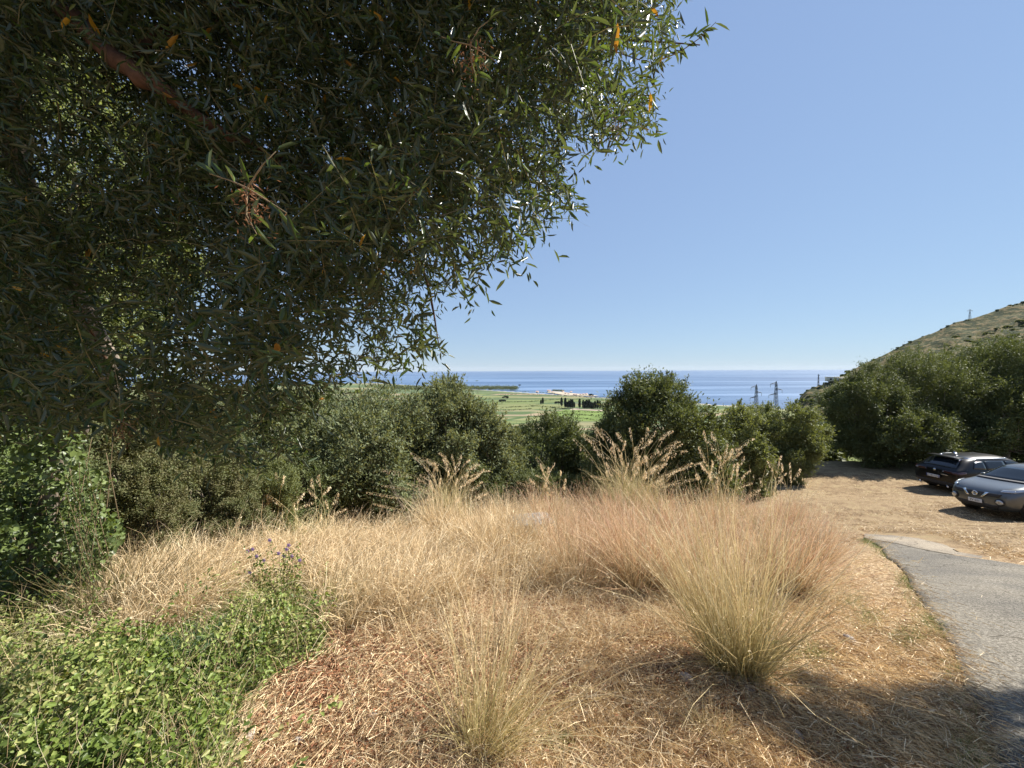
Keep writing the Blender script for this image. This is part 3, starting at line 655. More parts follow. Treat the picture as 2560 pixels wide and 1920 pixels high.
# ------------------------------------------------------------------ trees
def crown_arrays(seed, rx, ry, rz, nl=26, leaves=42000, leaf=.11, wid=.36, sparse=.0, low=-.35, spike=.0):
    g = np.random.default_rng(seed); Rm = (rx+ry+rz)/3
    d = norm(g.normal(size=(nl*3, 3))); d = d[d[:, 2] > low][:nl]; nl = len(d)
    lc = d*np.array([rx, ry, rz])*g.uniform(.45, .82, (nl, 1)); lr = Rm*g.uniform(.22, .40, nl)
    K = 20; cd_ = norm(g.normal(size=(nl, K, 3))+d[:, None]*.8)
    cc = lc[:, None]+cd_*lr[:, None, None]*g.uniform(.55, 1.12, (nl, K, 1)); cc = cc.reshape(-1, 3)
    keep = g.random(len(cc)) > sparse; cc = cc[keep]
    ci = g.integers(0, len(cc), leaves); sg = Rm*.048
    off = g.normal(size=(leaves, 3))*sg*g.choice([.7, 1, 1.7], leaves)[:, None]
    P = cc[ci]+off
    # shoots that stick out
    ns = int(len(cc)*.5); si = g.integers(0, len(cc), ns); sd = norm(norm(cc[si])*.8+g.normal(size=(ns, 3))*.4+np.array([0, 0, .5]))
    m = leaves//5; k = g.integers(0, ns, m); P2 = cc[si][k]+sd[k]*(g.random((m, 1))*Rm*.20)+g.normal(size=(m, 3))*.02
    out = norm(P/np.array([rx, ry, rz])); D = norm(out*.5+g.normal(size=(leaves, 3))*.7+np.array([0, 0, .25]))
    D2 = norm(sd[k]*.8+g.normal(size=(m, 3))*.5)
    P = np.concatenate([P, P2]); D = np.concatenate([D, D2]); oo = np.concatenate([off/sg*.5, sd[k]]); N = norm(g.normal(size=P.shape)*.45+norm(oo)*.5+np.array([.2, 0, .75]))
    L = leaf*g.uniform(.7, 1.3, len(P)); cv = g.random(len(cc)); v = np.clip(np.concatenate([cv[ci], cv[si][k]])*.6+g.random(len(P))*.4, 0, 1)
    for a_, r_ in ((0, rx), (1, ry), (2, rz)):
        e_ = np.percentile(P[:, 2], 99.97) if a_ == 2 else np.percentile(np.abs(P[:, a_]), 99.3); k_ = r_/e_; P[:, a_] *= k_; lc[:, a_] *= k_
    V, F, vv = leaf_arrays(P, D, N, L, L*wid, v=v)
    return V, F, vv, lc
def make_tree(name, label, cat, seed, rx, ry, rz, hc, mat, loc, rz_=0, group=None, bark='bark', trunk_r=.16, **kw):
    t = thing(name, label, cat, loc, rz_, group)
    V, F, v, lc = crown_arrays(seed, rx, ry, rz, **kw)
    V = V+np.array([0, 0, hc])
    c = obj('crown', mk_mesh('crown', V, F, {'v': v}), mat, t)
    g = np.random.default_rng(seed+99); b = MB()
    fork = np.array([0, 0, hc*.35])
    b.tube([(0, 0, -.4), (.03, .02, hc*.15), fork], [trunk_r*1.3, trunk_r, trunk_r*.85], 9)
    for q in lc:
        tip = q*.95+np.array([0, 0, hc]); mid = (fork+tip)/2+g.normal(size=3)*.12*rz+np.array([0, 0, -.05*rz])
        b.tube([fork+[0, 0, -.05], (fork+mid)/2+g.normal(size=3)*.05, mid, tip], [trunk_r*.5, trunk_r*.36, trunk_r*.24, trunk_r*.06], 5)
    b.build('trunk', M[bark], t, True)
    return t
def at_depth(px, d):
    """ground point under pixel column px at depth d"""
    r = ray(np.array([px]), np.array([369.0]))[0]*d
    return np.array([r[0], r[1], gz(np.array([r[0]]), np.array([r[1]]))[0]])
def tree_at(px, d, top, wpx, name, label, cat, mat, seed, hfrac=.5, group=None, zbase=None, **kw):
    top = top+(1 if d > 12 else 0)
    """a tree at depth d whose crown is wpx wide and whose top stands at pixel row top"""
    p = at_depth(px, d); r = ray(np.array([px]), np.array([top]))[0]; ztop = 1.6+r[2]*d
    h = ztop-p[2]; wr = wpx/FPX*d/2; rzz = max(h*hfrac, .3)
    return make_tree(name, label, cat, seed, wr, wr*.9, rzz, h-rzz, mat, p, group=group, **kw)
G_OL = 'olive trees on the slope behind the dry grass'
tree_at(352, 12.5, 384, 190, 'olive_tree', 'grey-green olive tree with bare forked limbs, directly right of the low hanging canopy', 'tree', M['olive_far'], 11, group=G_OL, leaves=60000, nl=34, hfrac=.5, low=-.8, sparse=.1)
tree_at(450, 13.5, 374, 118, 'olive_tree', 'tallest grey-green olive tree, its pointed top crossing the sea horizon left of the fields', 'tree', M['olive_far'], 12, group=G_OL, leaves=80000, nl=40, hfrac=.5, low=-.8)
tree_at(402, 14.5, 377, 120, 'olive_tree', 'olive tree wedged behind the two big grey-green olives left of centre', 'tree', M['olive_far'], 13, group=G_OL, leaves=30000, hfrac=.5, low=-.8)
tree_at(282, 11.5, 384, 130, 'olive_tree', 'grey-green olive seen below the tips of the hanging canopy, left of the forked olive', 'tree', M['olive_far'], 9, group=G_OL, leaves=50000, nl=34, hfrac=.5, low=-.8)
tree_at(322, 16, 380, 120, 'olive_tree', 'olive filling the gap under the canopy behind the forked olive', 'tree', M['olive_far'], 10, group=G_OL, leaves=40000, nl=34, hfrac=.5, low=-.8)
tree_at(496, 14.5, 420, 64, 'olive_tree', 'low rounded olive just left of the small dark tree under the fields', 'tree', M['olive_far'], 14, group=G_OL, leaves=30000, hfrac=.5, low=-.8)
tree_at(545, 16, 410, 86, 'olive_tree', 'dark green tree in the centre, below the cypress row', 'tree', M['dark_far'], 15, group=G_OL, leaves=40000, hfrac=.5, low=-.8)
tree_at(585, 19, 432, 60, 'olive_tree', 'fresh green tree tucked between the central dark tree and the round-headed tree', 'tree', M['green_far'], 16, group=G_OL, leaves=30000, hfrac=.5, low=-.8)
tree_at(655, 14.0, 370, 128, 'olive_tree', 'dense round-headed green tree in front of the sea, right of the fields', 'tree', M['dark_far'], 17, group=G_OL, leaves=80000, nl=40, hfrac=.5, low=-.8)
tree_at(617, 15.5, 396, 50, 'olive_tree', 'narrow shoulder tree on the left side of the round-headed tree', 'tree', M['green_far'], 18, group=G_OL, leaves=20000, hfrac=.5, low=-.8)
tree_at(731, 17, 401, 84, 'olive_tree', 'light green tree whose crown hides the foot of the left twin pylon', 'tree', M['green_far'], 19, group=G_OL, leaves=36000, hfrac=.5, low=-.8)
tree_at(788, 20, 399, 78, 'olive_tree', 'olive-green tree to the right of the twin pylons', 'tree', M['green_far'], 20, group=G_OL, leaves=45000, hfrac=.5, low=-.8)
tree_at(757, 22, 404, 60, 'olive_tree', 'green tree standing behind the two trees under the pylons', 'tree', M['green_far'], 21, group=G_OL, leaves=26000, hfrac=.5, low=-.8)
G_R = 'dark evergreen trees behind the parked cars'
tree_at(870, 22.5, 360, 74, 'evergreen_tree', 'leftmost dark evergreen at the edge of the mown clearing', 'tree', M['dark_far'], 22, group=G_R, leaves=125000, nl=60, hfrac=.54, low=-.9, leaf=.095)
tree_at(915, 24, 345, 100, 'evergreen_tree', 'dark evergreen rising behind the rear of the black car', 'tree', M['dark_far'], 23, group=G_R, leaves=125000, nl=60, hfrac=.54, low=-.9, leaf=.095)
tree_at(968, 24.5, 333, 104, 'evergreen_tree', 'dark evergreen right above the roof of the black car', 'tree', M['dark_far'], 24, group=G_R, leaves=125000, nl=60, hfrac=.54, low=-.9, leaf=.095)
tree_at(1030, 23.5, 321, 116, 'evergreen_tree', 'highest evergreen of the row, cut by the right picture edge', 'tree', M['dark_far'], 25, group=G_R, leaves=90000, nl=40, hfrac=.52, low=-.9)
tree_at(1010, 22.3, 372, 96, 'evergreen_tree', 'lower leafy tree directly behind the grey car', 'tree', M['dark_far'], 26, group=G_R, leaves=60000, nl=36, hfrac=.52, low=-.9)
tree_at(896, 22, 398, 96, 'evergreen_tree', 'low dark evergreen filling the gap left of the black car', 'tree', M['dark_far'], 27, group=G_R, leaves=60000, nl=36, hfrac=.52, low=-.9)
tree_at(950, 22.2, 400, 90, 'evergreen_tree', 'low dark evergreen right behind the roof of the black car', 'tree', M['dark_far'], 29, group=G_R, leaves=50000, nl=36, hfrac=.52, low=-.9)
tree_at(1110, 23, 330, 110, 'evergreen_tree', 'dark evergreen beyond the right picture edge', 'tree', M['dark_far'], 28, group=G_R, leaves=30000, hfrac=.52, low=-.9)
# shrubs at the crest
def shrub_at(px, d, top, wpx, label, mat, seed, name='shrub', hfrac=.6, **kw):
    return tree_at(px, d, top, wpx, name, label, 'shrub', mat, seed, hfrac=hfrac, trunk_r=.05, low=-.8, **kw)
shrub_at(792, 19, 437, 52, 'fresh green bush at the left corner of the mown clearing', M['green_far'], 31, leaves=26000, leaf=.07)
shrub_at(752, 16.5, 440, 50, 'olive-brown bush behind the tall seeding grass, left of the clearing', M['brown_far'], 32, leaves=22000, leaf=.07)
shrub_at(708, 13.5, 448, 60, 'bushy green shrub below the round-headed tree', M['green_far'], 33, leaves=22000, leaf=.07)
shrub_at(480, 12.5, 462, 62, 'dark green bush under the tall olive', M['dark_far'], 34, leaves=26000, leaf=.06)
shrub_at(545, 12.5, 468, 70, 'dark leafy bush in the middle behind the crest of dry grass', M['dark_far'], 35, leaves=26000, leaf=.06)
shrub_at(425, 11.8, 466, 62, 'blue-green bush behind the left seeding grass clump', M['green_far'], 36, leaves=22000, leaf=.05)
shrub_at(355, 11.2, 455, 80, 'dark shrub at the foot of the forked olive', M['dark_far'], 37, leaves=30000, leaf=.06)
shrub_at(300, 9.5, 455, 60, 'shady shrub behind the short upright grass clumps', M['dark_far'], 38, leaves=22000, leaf=.055)
shrub_at(610, 12.5, 455, 60, 'dark bush behind the tallest seeding grass', M['dark_far'], 39, leaves=22000, leaf=.06)
shrub_at(660, 12.8, 452, 70, 'dark bush at the foot of the round-headed tree', M['dark_far'], 40, leaves=22000, leaf=.06)
shrub_at(262, 7.6, 448, 62, 'yellow-green leafy shrub under the hanging olive branches', M['green_far'], 41, leaves=40000, leaf=.045, sparse=.15)
shrub_at(205, 6.3, 440, 90, 'open brownish shrub with fine bare twigs under the hanging olive branches', M['brown_far'], 42, leaves=60000, leaf=.035, sparse=.35)
shrub_at(150, 5.2, 455, 70, 'thin brown-green shrub beside the climbing vine', M['brown_far'], 43, leaves=50000, leaf=.03, sparse=.35)
shrub_at(235, 5.6, 498, 50, 'low tangled shrub at the upper left edge of the dry grass', M['brown_far'], 44, leaves=40000, leaf=.028, sparse=.3)
# sunlit trees glimpsed through the canopy on the left
tree_at(185, 7.4, 392, 150, 'shrub', 'tall grey-green bush under the canopy, directly right of the leaning trunk', 'shrub', M['olive_far'], 46, hfrac=.55, leaves=70000, leaf=.05, low=-.8, sparse=.2, trunk_r=.06)
tree_at(105, 6.0, 405, 90, 'shrub', 'brownish bush behind the foot of the leaning trunk', 'shrub', M['brown_far'], 47, hfrac=.6, leaves=50000, leaf=.045, low=-.8, sparse=.2, trunk_r=.05)
make_tree('leafy_tree', 'sunlit pale green tree glimpsed through the hanging canopy at the left', 'tree', 51, 3.0, 2.2, 5.2, 6.6, M['pale_tree'], at_depth(50, 8.2), leaves=120000, nl=60, leaf=.10, low=-.9)
make_tree('leafy_tree', 'grey-green tree behind the leaning trunk, seen between leaves', 'tree', 52, 2.0, 1.8, 2.2, 2.6, M['olive_far'], at_depth(170, 10), leaves=50000, nl=34, leaf=.08, low=-.8)

def dead_twigs():
    g = np.random.default_rng(91)
    for (px, d, top, lab) in ((412, 9.6, 468, 'bare whitish twigs of a dead bush, right at the crest behind the dry grass'),):
        p = at_depth(px, d); h = 1.6+ray(np.array([px]), np.array([top]))[0][2]*d-p[2]; t = thing('dead_bush', lab, 'bush', p); m = MB()
        for k in range(9):
            a = np.array([g.normal()*.06, g.normal()*.06, -.05]); c = np.array([g.normal()*.45, g.normal()*.4, h*g.uniform(.6, 1)]); q = [a, (a+c)/2+g.normal(size=3)*.08, c]; m.tube(q, [.011, .007, .003], 5)
            for j in range(7):
                s_ = g.uniform(.3, 1); b0 = a*(1-s_)+c*s_; m.tube([b0, b0+norm(c-a+g.normal(size=3)*.5)*.12, b0+norm(c-a+g.normal(size=3)*.7)*.28], [.004, .003, .0012], 4)
        m.build('twigs', M['bark'], t)
dead_twigs()
# scrub on the slope below and on the hill
def far_bushes():
    V, F, v, _ = crown_arrays(61, 1.9, 1.8, 1.5, nl=14, leaves=2600, leaf=.30, wid=.6)
    crowns = [mk_mesh('crown', V+[0, 0, 1.3], F, {'v': v})]
    V, F, v, _ = crown_arrays(62, 2.2, 1.9, 1.6, nl=14, leaves=2600, leaf=.30, wid=.6)
    crowns.append(mk_mesh('crown', V+[0, 0, 1.4], F, {'v': v}))
    mats = [M['dark_far'], M['green_far'], M['olive_far']]
    for c, m_ in zip(crowns, mats): c.materials.append(m_)
    g = np.random.default_rng(5); k = 0
    while k < 120:
        d = math.exp(g.uniform(math.log(26), math.log(330))); px = g.uniform(240, 800)
        p = at_depth(px, d)
        if k % 3 == 0: pass
        o = obj('scrub_bush', crowns[k % 2], None); s = g.uniform(.9, 1.7)*(1+d/220)
        o.location = p; o.scale = (s, s, s*.9); o.rotation_euler = (0, 0, g.uniform(0, 6.28))
        tag(o, 'distant rounded bush on the wooded slope below the olive trees', 'bush', 'bushes on the slope below the olive trees'); k += 1
    # hill shrubs
    flat = HILL[80:148, 1:-1].reshape(-1, 3)
    V, F, v, _ = crown_arrays(63, 1.6, 1.6, 1.0, nl=8, leaves=420, leaf=.55, wid=.8)
    hc = mk_mesh('crown', V+[0, 0, .4], F, {'v': v}); hc.materials.append(M['dark_far'])
    px, py, dd = proj(flat); vis_top = np.interp(px, [790, 835, 850, 900, 960, 1024], [450, 440, 385, 362, 345, 335])
    ok = np.where((px < 1040) & (py < vis_top+8))[0]
    for i in g.choice(ok, 226, replace=False):
        o = obj('hill_shrub', hc, None); s = g.uniform(.35, 1.1); o.location = flat[i]+np.array([0, 0, -.2]); o.scale = (s*1.3, s*1.3, s); o.rotation_euler = (0, 0, g.uniform(0, 6))
        tag(o, 'low dark shrub dotted over the dry brown hillside', 'shrub', 'shrubs dotted over the hillside')
    rid = HILL[71, 1:]
    for i in list(range(10, 88, 8))+list(range(90, 225, 3)):
        o = obj('hill_shrub', hc, None); s = g.choice([.2, .3, .4, .7])*g.uniform(.7, 1.2) if i > 88 else g.uniform(.6, 1.2); o.location = rid[min(i, len(rid)-1)]+np.array([0, 0, -.6]); o.scale = (s*1.3, s*1.3, s); o.rotation_euler = (0, 0, g.uniform(0, 6))
        tag(o, 'dark shrub on the skyline ridge of the hill', 'shrub', 'shrubs along the hill ridge')
far_bushes()

# ------------------------------------------------------------------ the plain: cypresses, pines, houses, coastal wood
def plain_xy(px, py, z=-98.5):
    r = ray(np.array([px]), np.array([py]))[0]; t = (z-1.6)/r[2]; return np.array([r[0]*t, r[1]*t, z])
def far_plain():
    g = np.random.default_rng(8)
    # cypress: slender spindle of foliage
    n = 900; t = g.random(n)**.8; rad = 1.6*np.sin(np.clip(t*1.05, 0, 1)*np.pi)**.6*(1-t*.35); a = g.uniform(0, 6.28, n)
    P = np.stack([np.cos(a)*rad*g.uniform(.6, 1, n), np.sin(a)*rad*g.uniform(.6, 1, n), 1+t*15.5], 1)
    V, F, v = leaf_arrays(P, norm(g.normal(size=(n, 3))*.4+[0, 0, 1]), norm(g.normal(size=(n, 3))), np.full(n, 1.9), np.full(n, 1.0), v=g.random(n))
    cy = mk_mesh('crown', V, F, {'v': v}); tk = MB().tube([(0, 0, -1), (0, 0, 8)], [.35, .15], 6)
    tkm = tk.build('trunk', M['bark']); 
    spots = [(540.9, 404.3, .62, 'shorter of the lone cypress pair left of the leaning pine'), (542.8, 404.3, .95, 'taller of the lone cypress pair left of the leaning pine'), (561.6, 406.6, 1.2, 'tall cypress touching the right side of the leaning pine'),
             (565.3, 408, 1.3, None), (567.2, 408, .8, None), (568.9, 408.2, 1.0, None), (570.8, 408.4, 1.15, None), (572.4, 408.4, 1.15, None), (574.2, 408, .75, None), (579.6, 408.3, 1.2, 'cypress standing alone between the two groups of cypresses'),
             (583.2, 408.8, 1.1, None), (584.6, 409, .95, None), (586.2, 409, 1.15, None), (587.8, 409, 1.1, None), (589.4, 409, 1.15, None), (591.2, 409.2, .9, None), (593, 409.2, .85, None), (595, 409, 1.0, None), (597.5, 409, 1.1, None), (600, 409, 1.0, None)]
    first = None
    for i, (px, py, s, lab) in enumerate(spots):
        p = plain_xy(px, py)
        lb = lab or ('dark cypress in the left cluster beside the pale farm track' if px < 577 else 'dark cypress in the right cluster behind the round-headed tree')
        t_ = thing('cypress_tree', lb, 'tree', p, g.uniform(0, 6), 'cypresses in the fields')
        c = obj('crown', cy, M['cypress'], t_); k = obj('trunk', tkm.data, None, t_); t_.scale = (s**.5*1.75, s**.5*1.75, s*1.15)
    bpy.data.objects.remove(tkm)
    def pine(px, py, w, h, lab, lean=0.):
        p = plain_xy(px, py); t_ = thing('umbrella_pine', lab, 'tree', p)
        V, F, v, _ = crown_arrays(71+int(px), w, w*.8, w*.38, nl=14, leaves=1200, leaf=1.7, wid=.7)
        obj('crown', mk_mesh('crown', V+[lean, 0, h], F, {'v': v}), M['cypress'], t_)
        MB().tube([(0, 0, -.5), (lean*.2, 0, h*.5), (lean*.7, 0, h)], [.6, .45, .3], 6).build('trunk', M['bark'], t_)
    pine(559.3, 407.6, 7.5, 13, 'broad umbrella pine leaning left beside the tall cypress', -4.5)
    pine(591.5, 397.5, 9, 9, 'solitary round umbrella pine near the beach, right end of the plain')
    pine(519.5, 387.5, 8, 13, 'small upright pine on the shore at the end of the coastal wood')
    pine(502, 404, 10, 9, 'round tree at the left end of the green fields, beside the olive crown')
    pine(506, 401, 11, 12, 'darker round tree standing behind the one at the left end of the fields')
    # beach village
    for i, (px, py, w, h, lab) in enumerate([(537.3, 393.0, 11, 6, 'pale cottage alone at the left of the beach village'), (549, 391.5, 16, 5, 'cream building at the left head of the sandy yard'), (552.5, 392.5, 9, 3.5, 'low white building on the sandy yard by the beach'),
                            (565.5, 394.2, 7, 4, None), (568.5, 394.4, 7, 4, None), (574, 395.2, 7, 4, None), (576.3, 395.3, 7, 4, None), (580.5, 395.3, 7, 4, None), (583.5, 395, 8, 4, None), (586.5, 394.8, 8, 4, None), (563, 392.2, 9, 4, None), (571, 392.6, 9, 4, None)]):
        p = plain_xy(px, py); t_ = thing('beach_house', lab or 'tiny white bungalow in the row along the beach', 'house', p, g.uniform(-.3, .3), 'bungalows along the beach')
        MB().box((0, 0, h/2), (w, w*.7, h)).build('wall', M['white'], t_)
        b = MB(); x, y = w*.56, w*.42
        b.add([(-x, -y, h+.02), (x, -y, h+.02), (x, y, h+.02), (-x, y, h+.02), (-x, 0, h*1.45), (x, 0, h*1.45)], [[0, 1, 5, 4], [2, 3, 4, 5]]); b.add([(-x, -y, h+.02), (-x, y, h+.02), (-x, 0, h*1.45), (x, -y, h+.02), (x, y, h+.02), (x, 0, h*1.45)], [[0, 2, 1], [3, 4, 5]]); b.build('roof', M['roof'], t_)
        w_ = MB()
        for q in (-.25, .25): w_.box((q*w, -w*.35-.03, h*.5), (w*.16, .08, h*.35))
        w_.build('window', M['glass'], t_)
    # sandy yard and farm tracks: thin sheets
    def sheet(name, pts, mat, dz=.35):
        P = np.array([plain_xy(*q) for q in pts]); P[:, 2] += dz+.3
        me = bpy.data.meshes.new(name); me.from_pydata([tuple(q) for q in P], [], [tuple(range(len(P)))]); me.update()
        tag(obj(name, me, mat), kind='structure')
    sand = simple('sand', (.38, .33, .25), .95, spec=.1, noise=.2, nscale=.05)
    sheet('path', [(547, 392.8), (556, 393.8), (566, 395.3), (590, 396.0), (600, 396.3), (590, 394.6), (575, 393.6), (560, 391.8), (549, 391.2)], sand)
    sheet('path', [(570, 409.5), (577, 408.2), (581, 409), (612, 411), (612, 412), (580, 410.3), (570, 410.3)], simple('pale_track', (.32, .27, .2), .95, spec=.1), .45)
    lg = simple('meadow', (.13, .18, .05), .95, spec=.1, noise=.25, nscale=.03); sheet('ground', [(545, 415), (566, 409.8), (612, 412.3), (612, 421), (560, 421)], lg, .2)
    # hedge rows as low strips of foliage
    hed = [[(549, 413.5), (575, 414.5), (605, 417.5)], [(553, 417), (580, 419), (605, 421)], [(540, 411.5), (600, 413)], [(500, 408.5), (515, 407.2), (535, 406.6)], [(500, 411), (520, 410), (532, 409)], [(530, 405.5), (546, 407), (566, 409)],
           [(498, 402.6), (530, 401.8), (560, 399.5), (590, 399.8), (612, 401)], [(498, 395.5), (520, 394.4), (545, 394.8), (560, 395.6), (585, 397.4), (612, 398.6)], [(510, 391), (540, 392.5), (555, 393.5)]]
    for hpts in hed:
        P = np.array([plain_xy(*q) for q in hpts]); seg = []
        for a_, b_ in zip(P[:-1], P[1:]):
            nn = int(np.linalg.norm(b_-a_)/1.6)+2; tt = g.random((nn*2, 1)); seg.append(a_*(1-tt)+b_*tt)
        Q = np.concatenate(seg); Q += g.normal(size=Q.shape)*[1.2, 1.6, .5]+[0, 0, .6]
        V, F, v = leaf_arrays(Q, norm(g.normal(size=Q.shape)+[0, 0, 1]), norm(g.normal(size=Q.shape)), np.full(len(Q), 2.6), np.full(len(Q), 1.8), v=g.random(len(Q)))
        tag(obj('hedge', mk_mesh('hedge', V, F, {'v': v}), M['dark_far']), 'dark hedge line between the green fields of the plain', 'hedge', 'hedge lines in the plain')
    # coastal wood (reads as one mass)
    Q = []
    for px in np.linspace(380, 517, 150):
        for q in range(3):
            p = plain_xy(px+g.normal()*.5, 389.4+g.uniform(-.9, .9)-(517-px)*.004); hh = g.uniform(9, 17); c = p+np.array([0, 0, hh*.6])
            Q.append(c+g.normal(size=(60, 3))*[5, 5, hh*.28])
    Q = np.concatenate(Q); V, F, v = leaf_arrays(Q, norm(g.normal(size=Q.shape)+[0, 0, 1]), norm(g.normal(size=Q.shape)+[0, 0, .5]), np.full(len(Q), 3.4), np.full(len(Q), 2.4), v=g.random(len(Q)))
    tag(obj('coastal_wood', mk_mesh('coastal_wood', V, F, {'v': v}), M['dark_far']), 'dark strip of woodland along the shore, left of the fields', 'wood', kind='stuff')
    Q = []
    for px in np.linspace(553, 563, 16):
        p = plain_xy(px, 391.2+(px-553)*.05); Q.append(p+[0, 0, 4]+g.normal(size=(50, 3))*[4, 4, 2])
    Q = np.concatenate(Q); V, F, v = leaf_arrays(Q, norm(g.normal(size=Q.shape)+[0, 0, 1]), norm(g.normal(size=Q.shape)), np.full(len(Q), 2.5), np.full(len(Q), 1.8), v=g.random(len(Q)))
    tag(obj('tree_row', mk_mesh('tree_row', V, F, {'v': v}), M['dark_far']), 'dark trees in a row behind the sandy yard by the beach', 'trees', kind='stuff')
far_plain()

# ------------------------------------------------------------------ pylons and the house on the headland
def pylon(px, d, top, base, label, arms, wtop=.9, wbot=3.4, insul=True, bar=.18):
    r = ray(np.array([px]), np.array([top]))[0]*d; X, Y, zt = r[0], r[1], r[2]+1.6
    zb = base if base is not None else gz(np.array([X]), np.array([Y]))[0]
    h = zt-zb; t = thing('pylon', label, 'pylon', (X, Y, zb), 0, 'lattice power pylons')
    m = MB(); hn = h-2.2
    def wd(z): return (wbot*(1-z/hn)+wtop*z/hn)/2
    for sx in (1, -1):
        for sy in (1, -1): m.tube([(sx*wd(0), sy*wd(0), 0), (sx*wd(hn), sy*wd(hn), hn), (0, 0, h)], bar, 4)
    lv = np.linspace(0, hn, max(5, int(hn/2.6)))
    for a, b in zip(lv[:-1], lv[1:]):
        wa, wb = wd(a), wd(b)
        for sx, sy, tx, ty in ((1, 1, -1, 1), (-1, 1, -1, -1), (-1, -1, 1, -1), (1, -1, 1, 1)):
            m.tube([(sx*wa, sy*wa, a), (tx*wb, ty*wb, b)], bar*.65, 3); m.tube([(sx*wb, sy*wb, b), (tx*wb, ty*wb, b)], bar*.65, 3)
    m.build('mast', M['steel'], t)
    for side, zdn, ln in arms:
        z = h-zdn; a = MB(); w0 = wd(z)
        for sy in (1, -1):
            a.tube([(0, sy*w0, z), (side*ln, 0, z-.2)], bar*.8, 4); a.tube([(0, sy*w0, z+1.1), (side*ln, 0, z-.2)], bar*.8, 4)
        ar = a.build('crossarm', M['steel'], t)
        if insul:
            iz = MB(); iz.tube([(side*ln, 0, z-.2), (side*ln, 0, z-2.6)], [.16, .16], 6); iz.build('insulator', M['insul'], ar)
pylon(756.5, 292, 384.3, None, 'left one of the twin lattice pylons standing in front of the sea', [(-1, 2.0, 4.0), (1, 6.2, 4.0), (-1, 10.0, 4.6)])
pylon(776.3, 282, 381.0, None, 'right one of the twin lattice pylons standing in front of the sea', [(-1, 2.0, 4.2), (1, 6.2, 4.4), (-1, 10.0, 5.2)])
hr = HILL[71, 1:]
def ridge_z(px, d):
    r = ray(np.array([px]), np.array([300.]))[0]; k = np.argmin(abs(proj(hr)[0]-px)); return hr[k]
q = ridge_z(970, 330); pylon(970, q[1], 309.2, q[2]-2, 'slim lattice pylon high up on the ridge of the hill', [(-1, 1.4, 2.6), (1, 1.4, 2.6)], .5, 1.6, False, .09)
q = ridge_z(819, 330); pylon(818.6, q[1]+25, 374.6, q[2]-6, 'slim mast rising behind the headland, in front of the sea', [(-1, .8, .9), (1, .8, .9)], .5, 1.3, False, .14)
pylon(748.3+14.7, 300, 401, None, 'thin pole between the twin pylons', [(-1, .5, .5)], .25, .4, False, .1)
def headland_house():
    q = ridge_z(836, 330); p = q*.985; t = thing('white_house', 'long low white building on the headland above the sea', 'house', (p[0], p[1], p[2]-2.0), R(-20))
    MB().box((0, 0, 1.6), (13, 6, 3.2)).build('wall', M['white'], t)
    MB().box((0, 0, 3.35), (13.8, 6.8, .3)).build('roof', M['white'], t)
    w = MB()
    for x in (-4.5, -1.5, 1.5, 4.5): w.box((x, -3.03, 1.6), (1.4, .08, 1.4))
    w.build('window', M['glass'], t)
headland_house()

# ------------------------------------------------------------------ overhead olive tree
CANOPY = [(-260, -260), (760, -260), (705, -60), (676, 0), (683, 24), (668, 60), (664, 95), (655, 135), (616, 146), (574, 140), (580, 168), (588, 185), (580, 210), (535, 240), (506, 260), (480, 288), (438, 298), (436, 315), (448, 340), (440, 366), (405, 372), (350, 385), (322, 400), (300, 417), (292, 446), (262, 458), (210, 455), (165, 440), (130, 418), (60, 425), (-260, 440)]
VINE = [(-60, 425), (125, 425), (125, 610), (-60, 640)]
LIT = [(120, 500), (330, 495), (860, 440), (1100, 440), (1100, 800), (-40, 800), (-40, 640), (60, 600)]
def shades_lit(P):
    """does the shadow of P fall on ground that is sunlit in the photograph?"""
    t = (P[:, 2]-gbase(P[:, 0], P[:, 1]))/SDn[2]
    for _ in range(3):
        G = P-t[:, None]*SDn; t = t+(G[:, 2]-gbase(G[:, 0], G[:, 1]))/SDn[2]
    G = P-t[:, None]*SDn
    px, py, d = proj(G); a = inpoly(px, py, LIT) & (G[:, 1] > .3)
    t2 = (P[:, 2]+1.15-.15*P[:, 1]*0)/SDn[2]-0; Gv = P-((P[:, 2]-.35)/SDn[2])[:, None]*SDn; px, py, d = proj(Gv)
    for zz in (-.25, .35, .95):
        Gv = P-((P[:, 2]-zz)/SDn[2])[:, None]*SDn; px, py, d = proj(Gv); a = a | (inpoly(px, py, VINE) & (Gv[:, 1] > 2.4) & (Gv[:, 1] < 4.2) & (P[:, 2] > zz+.3))
    return a
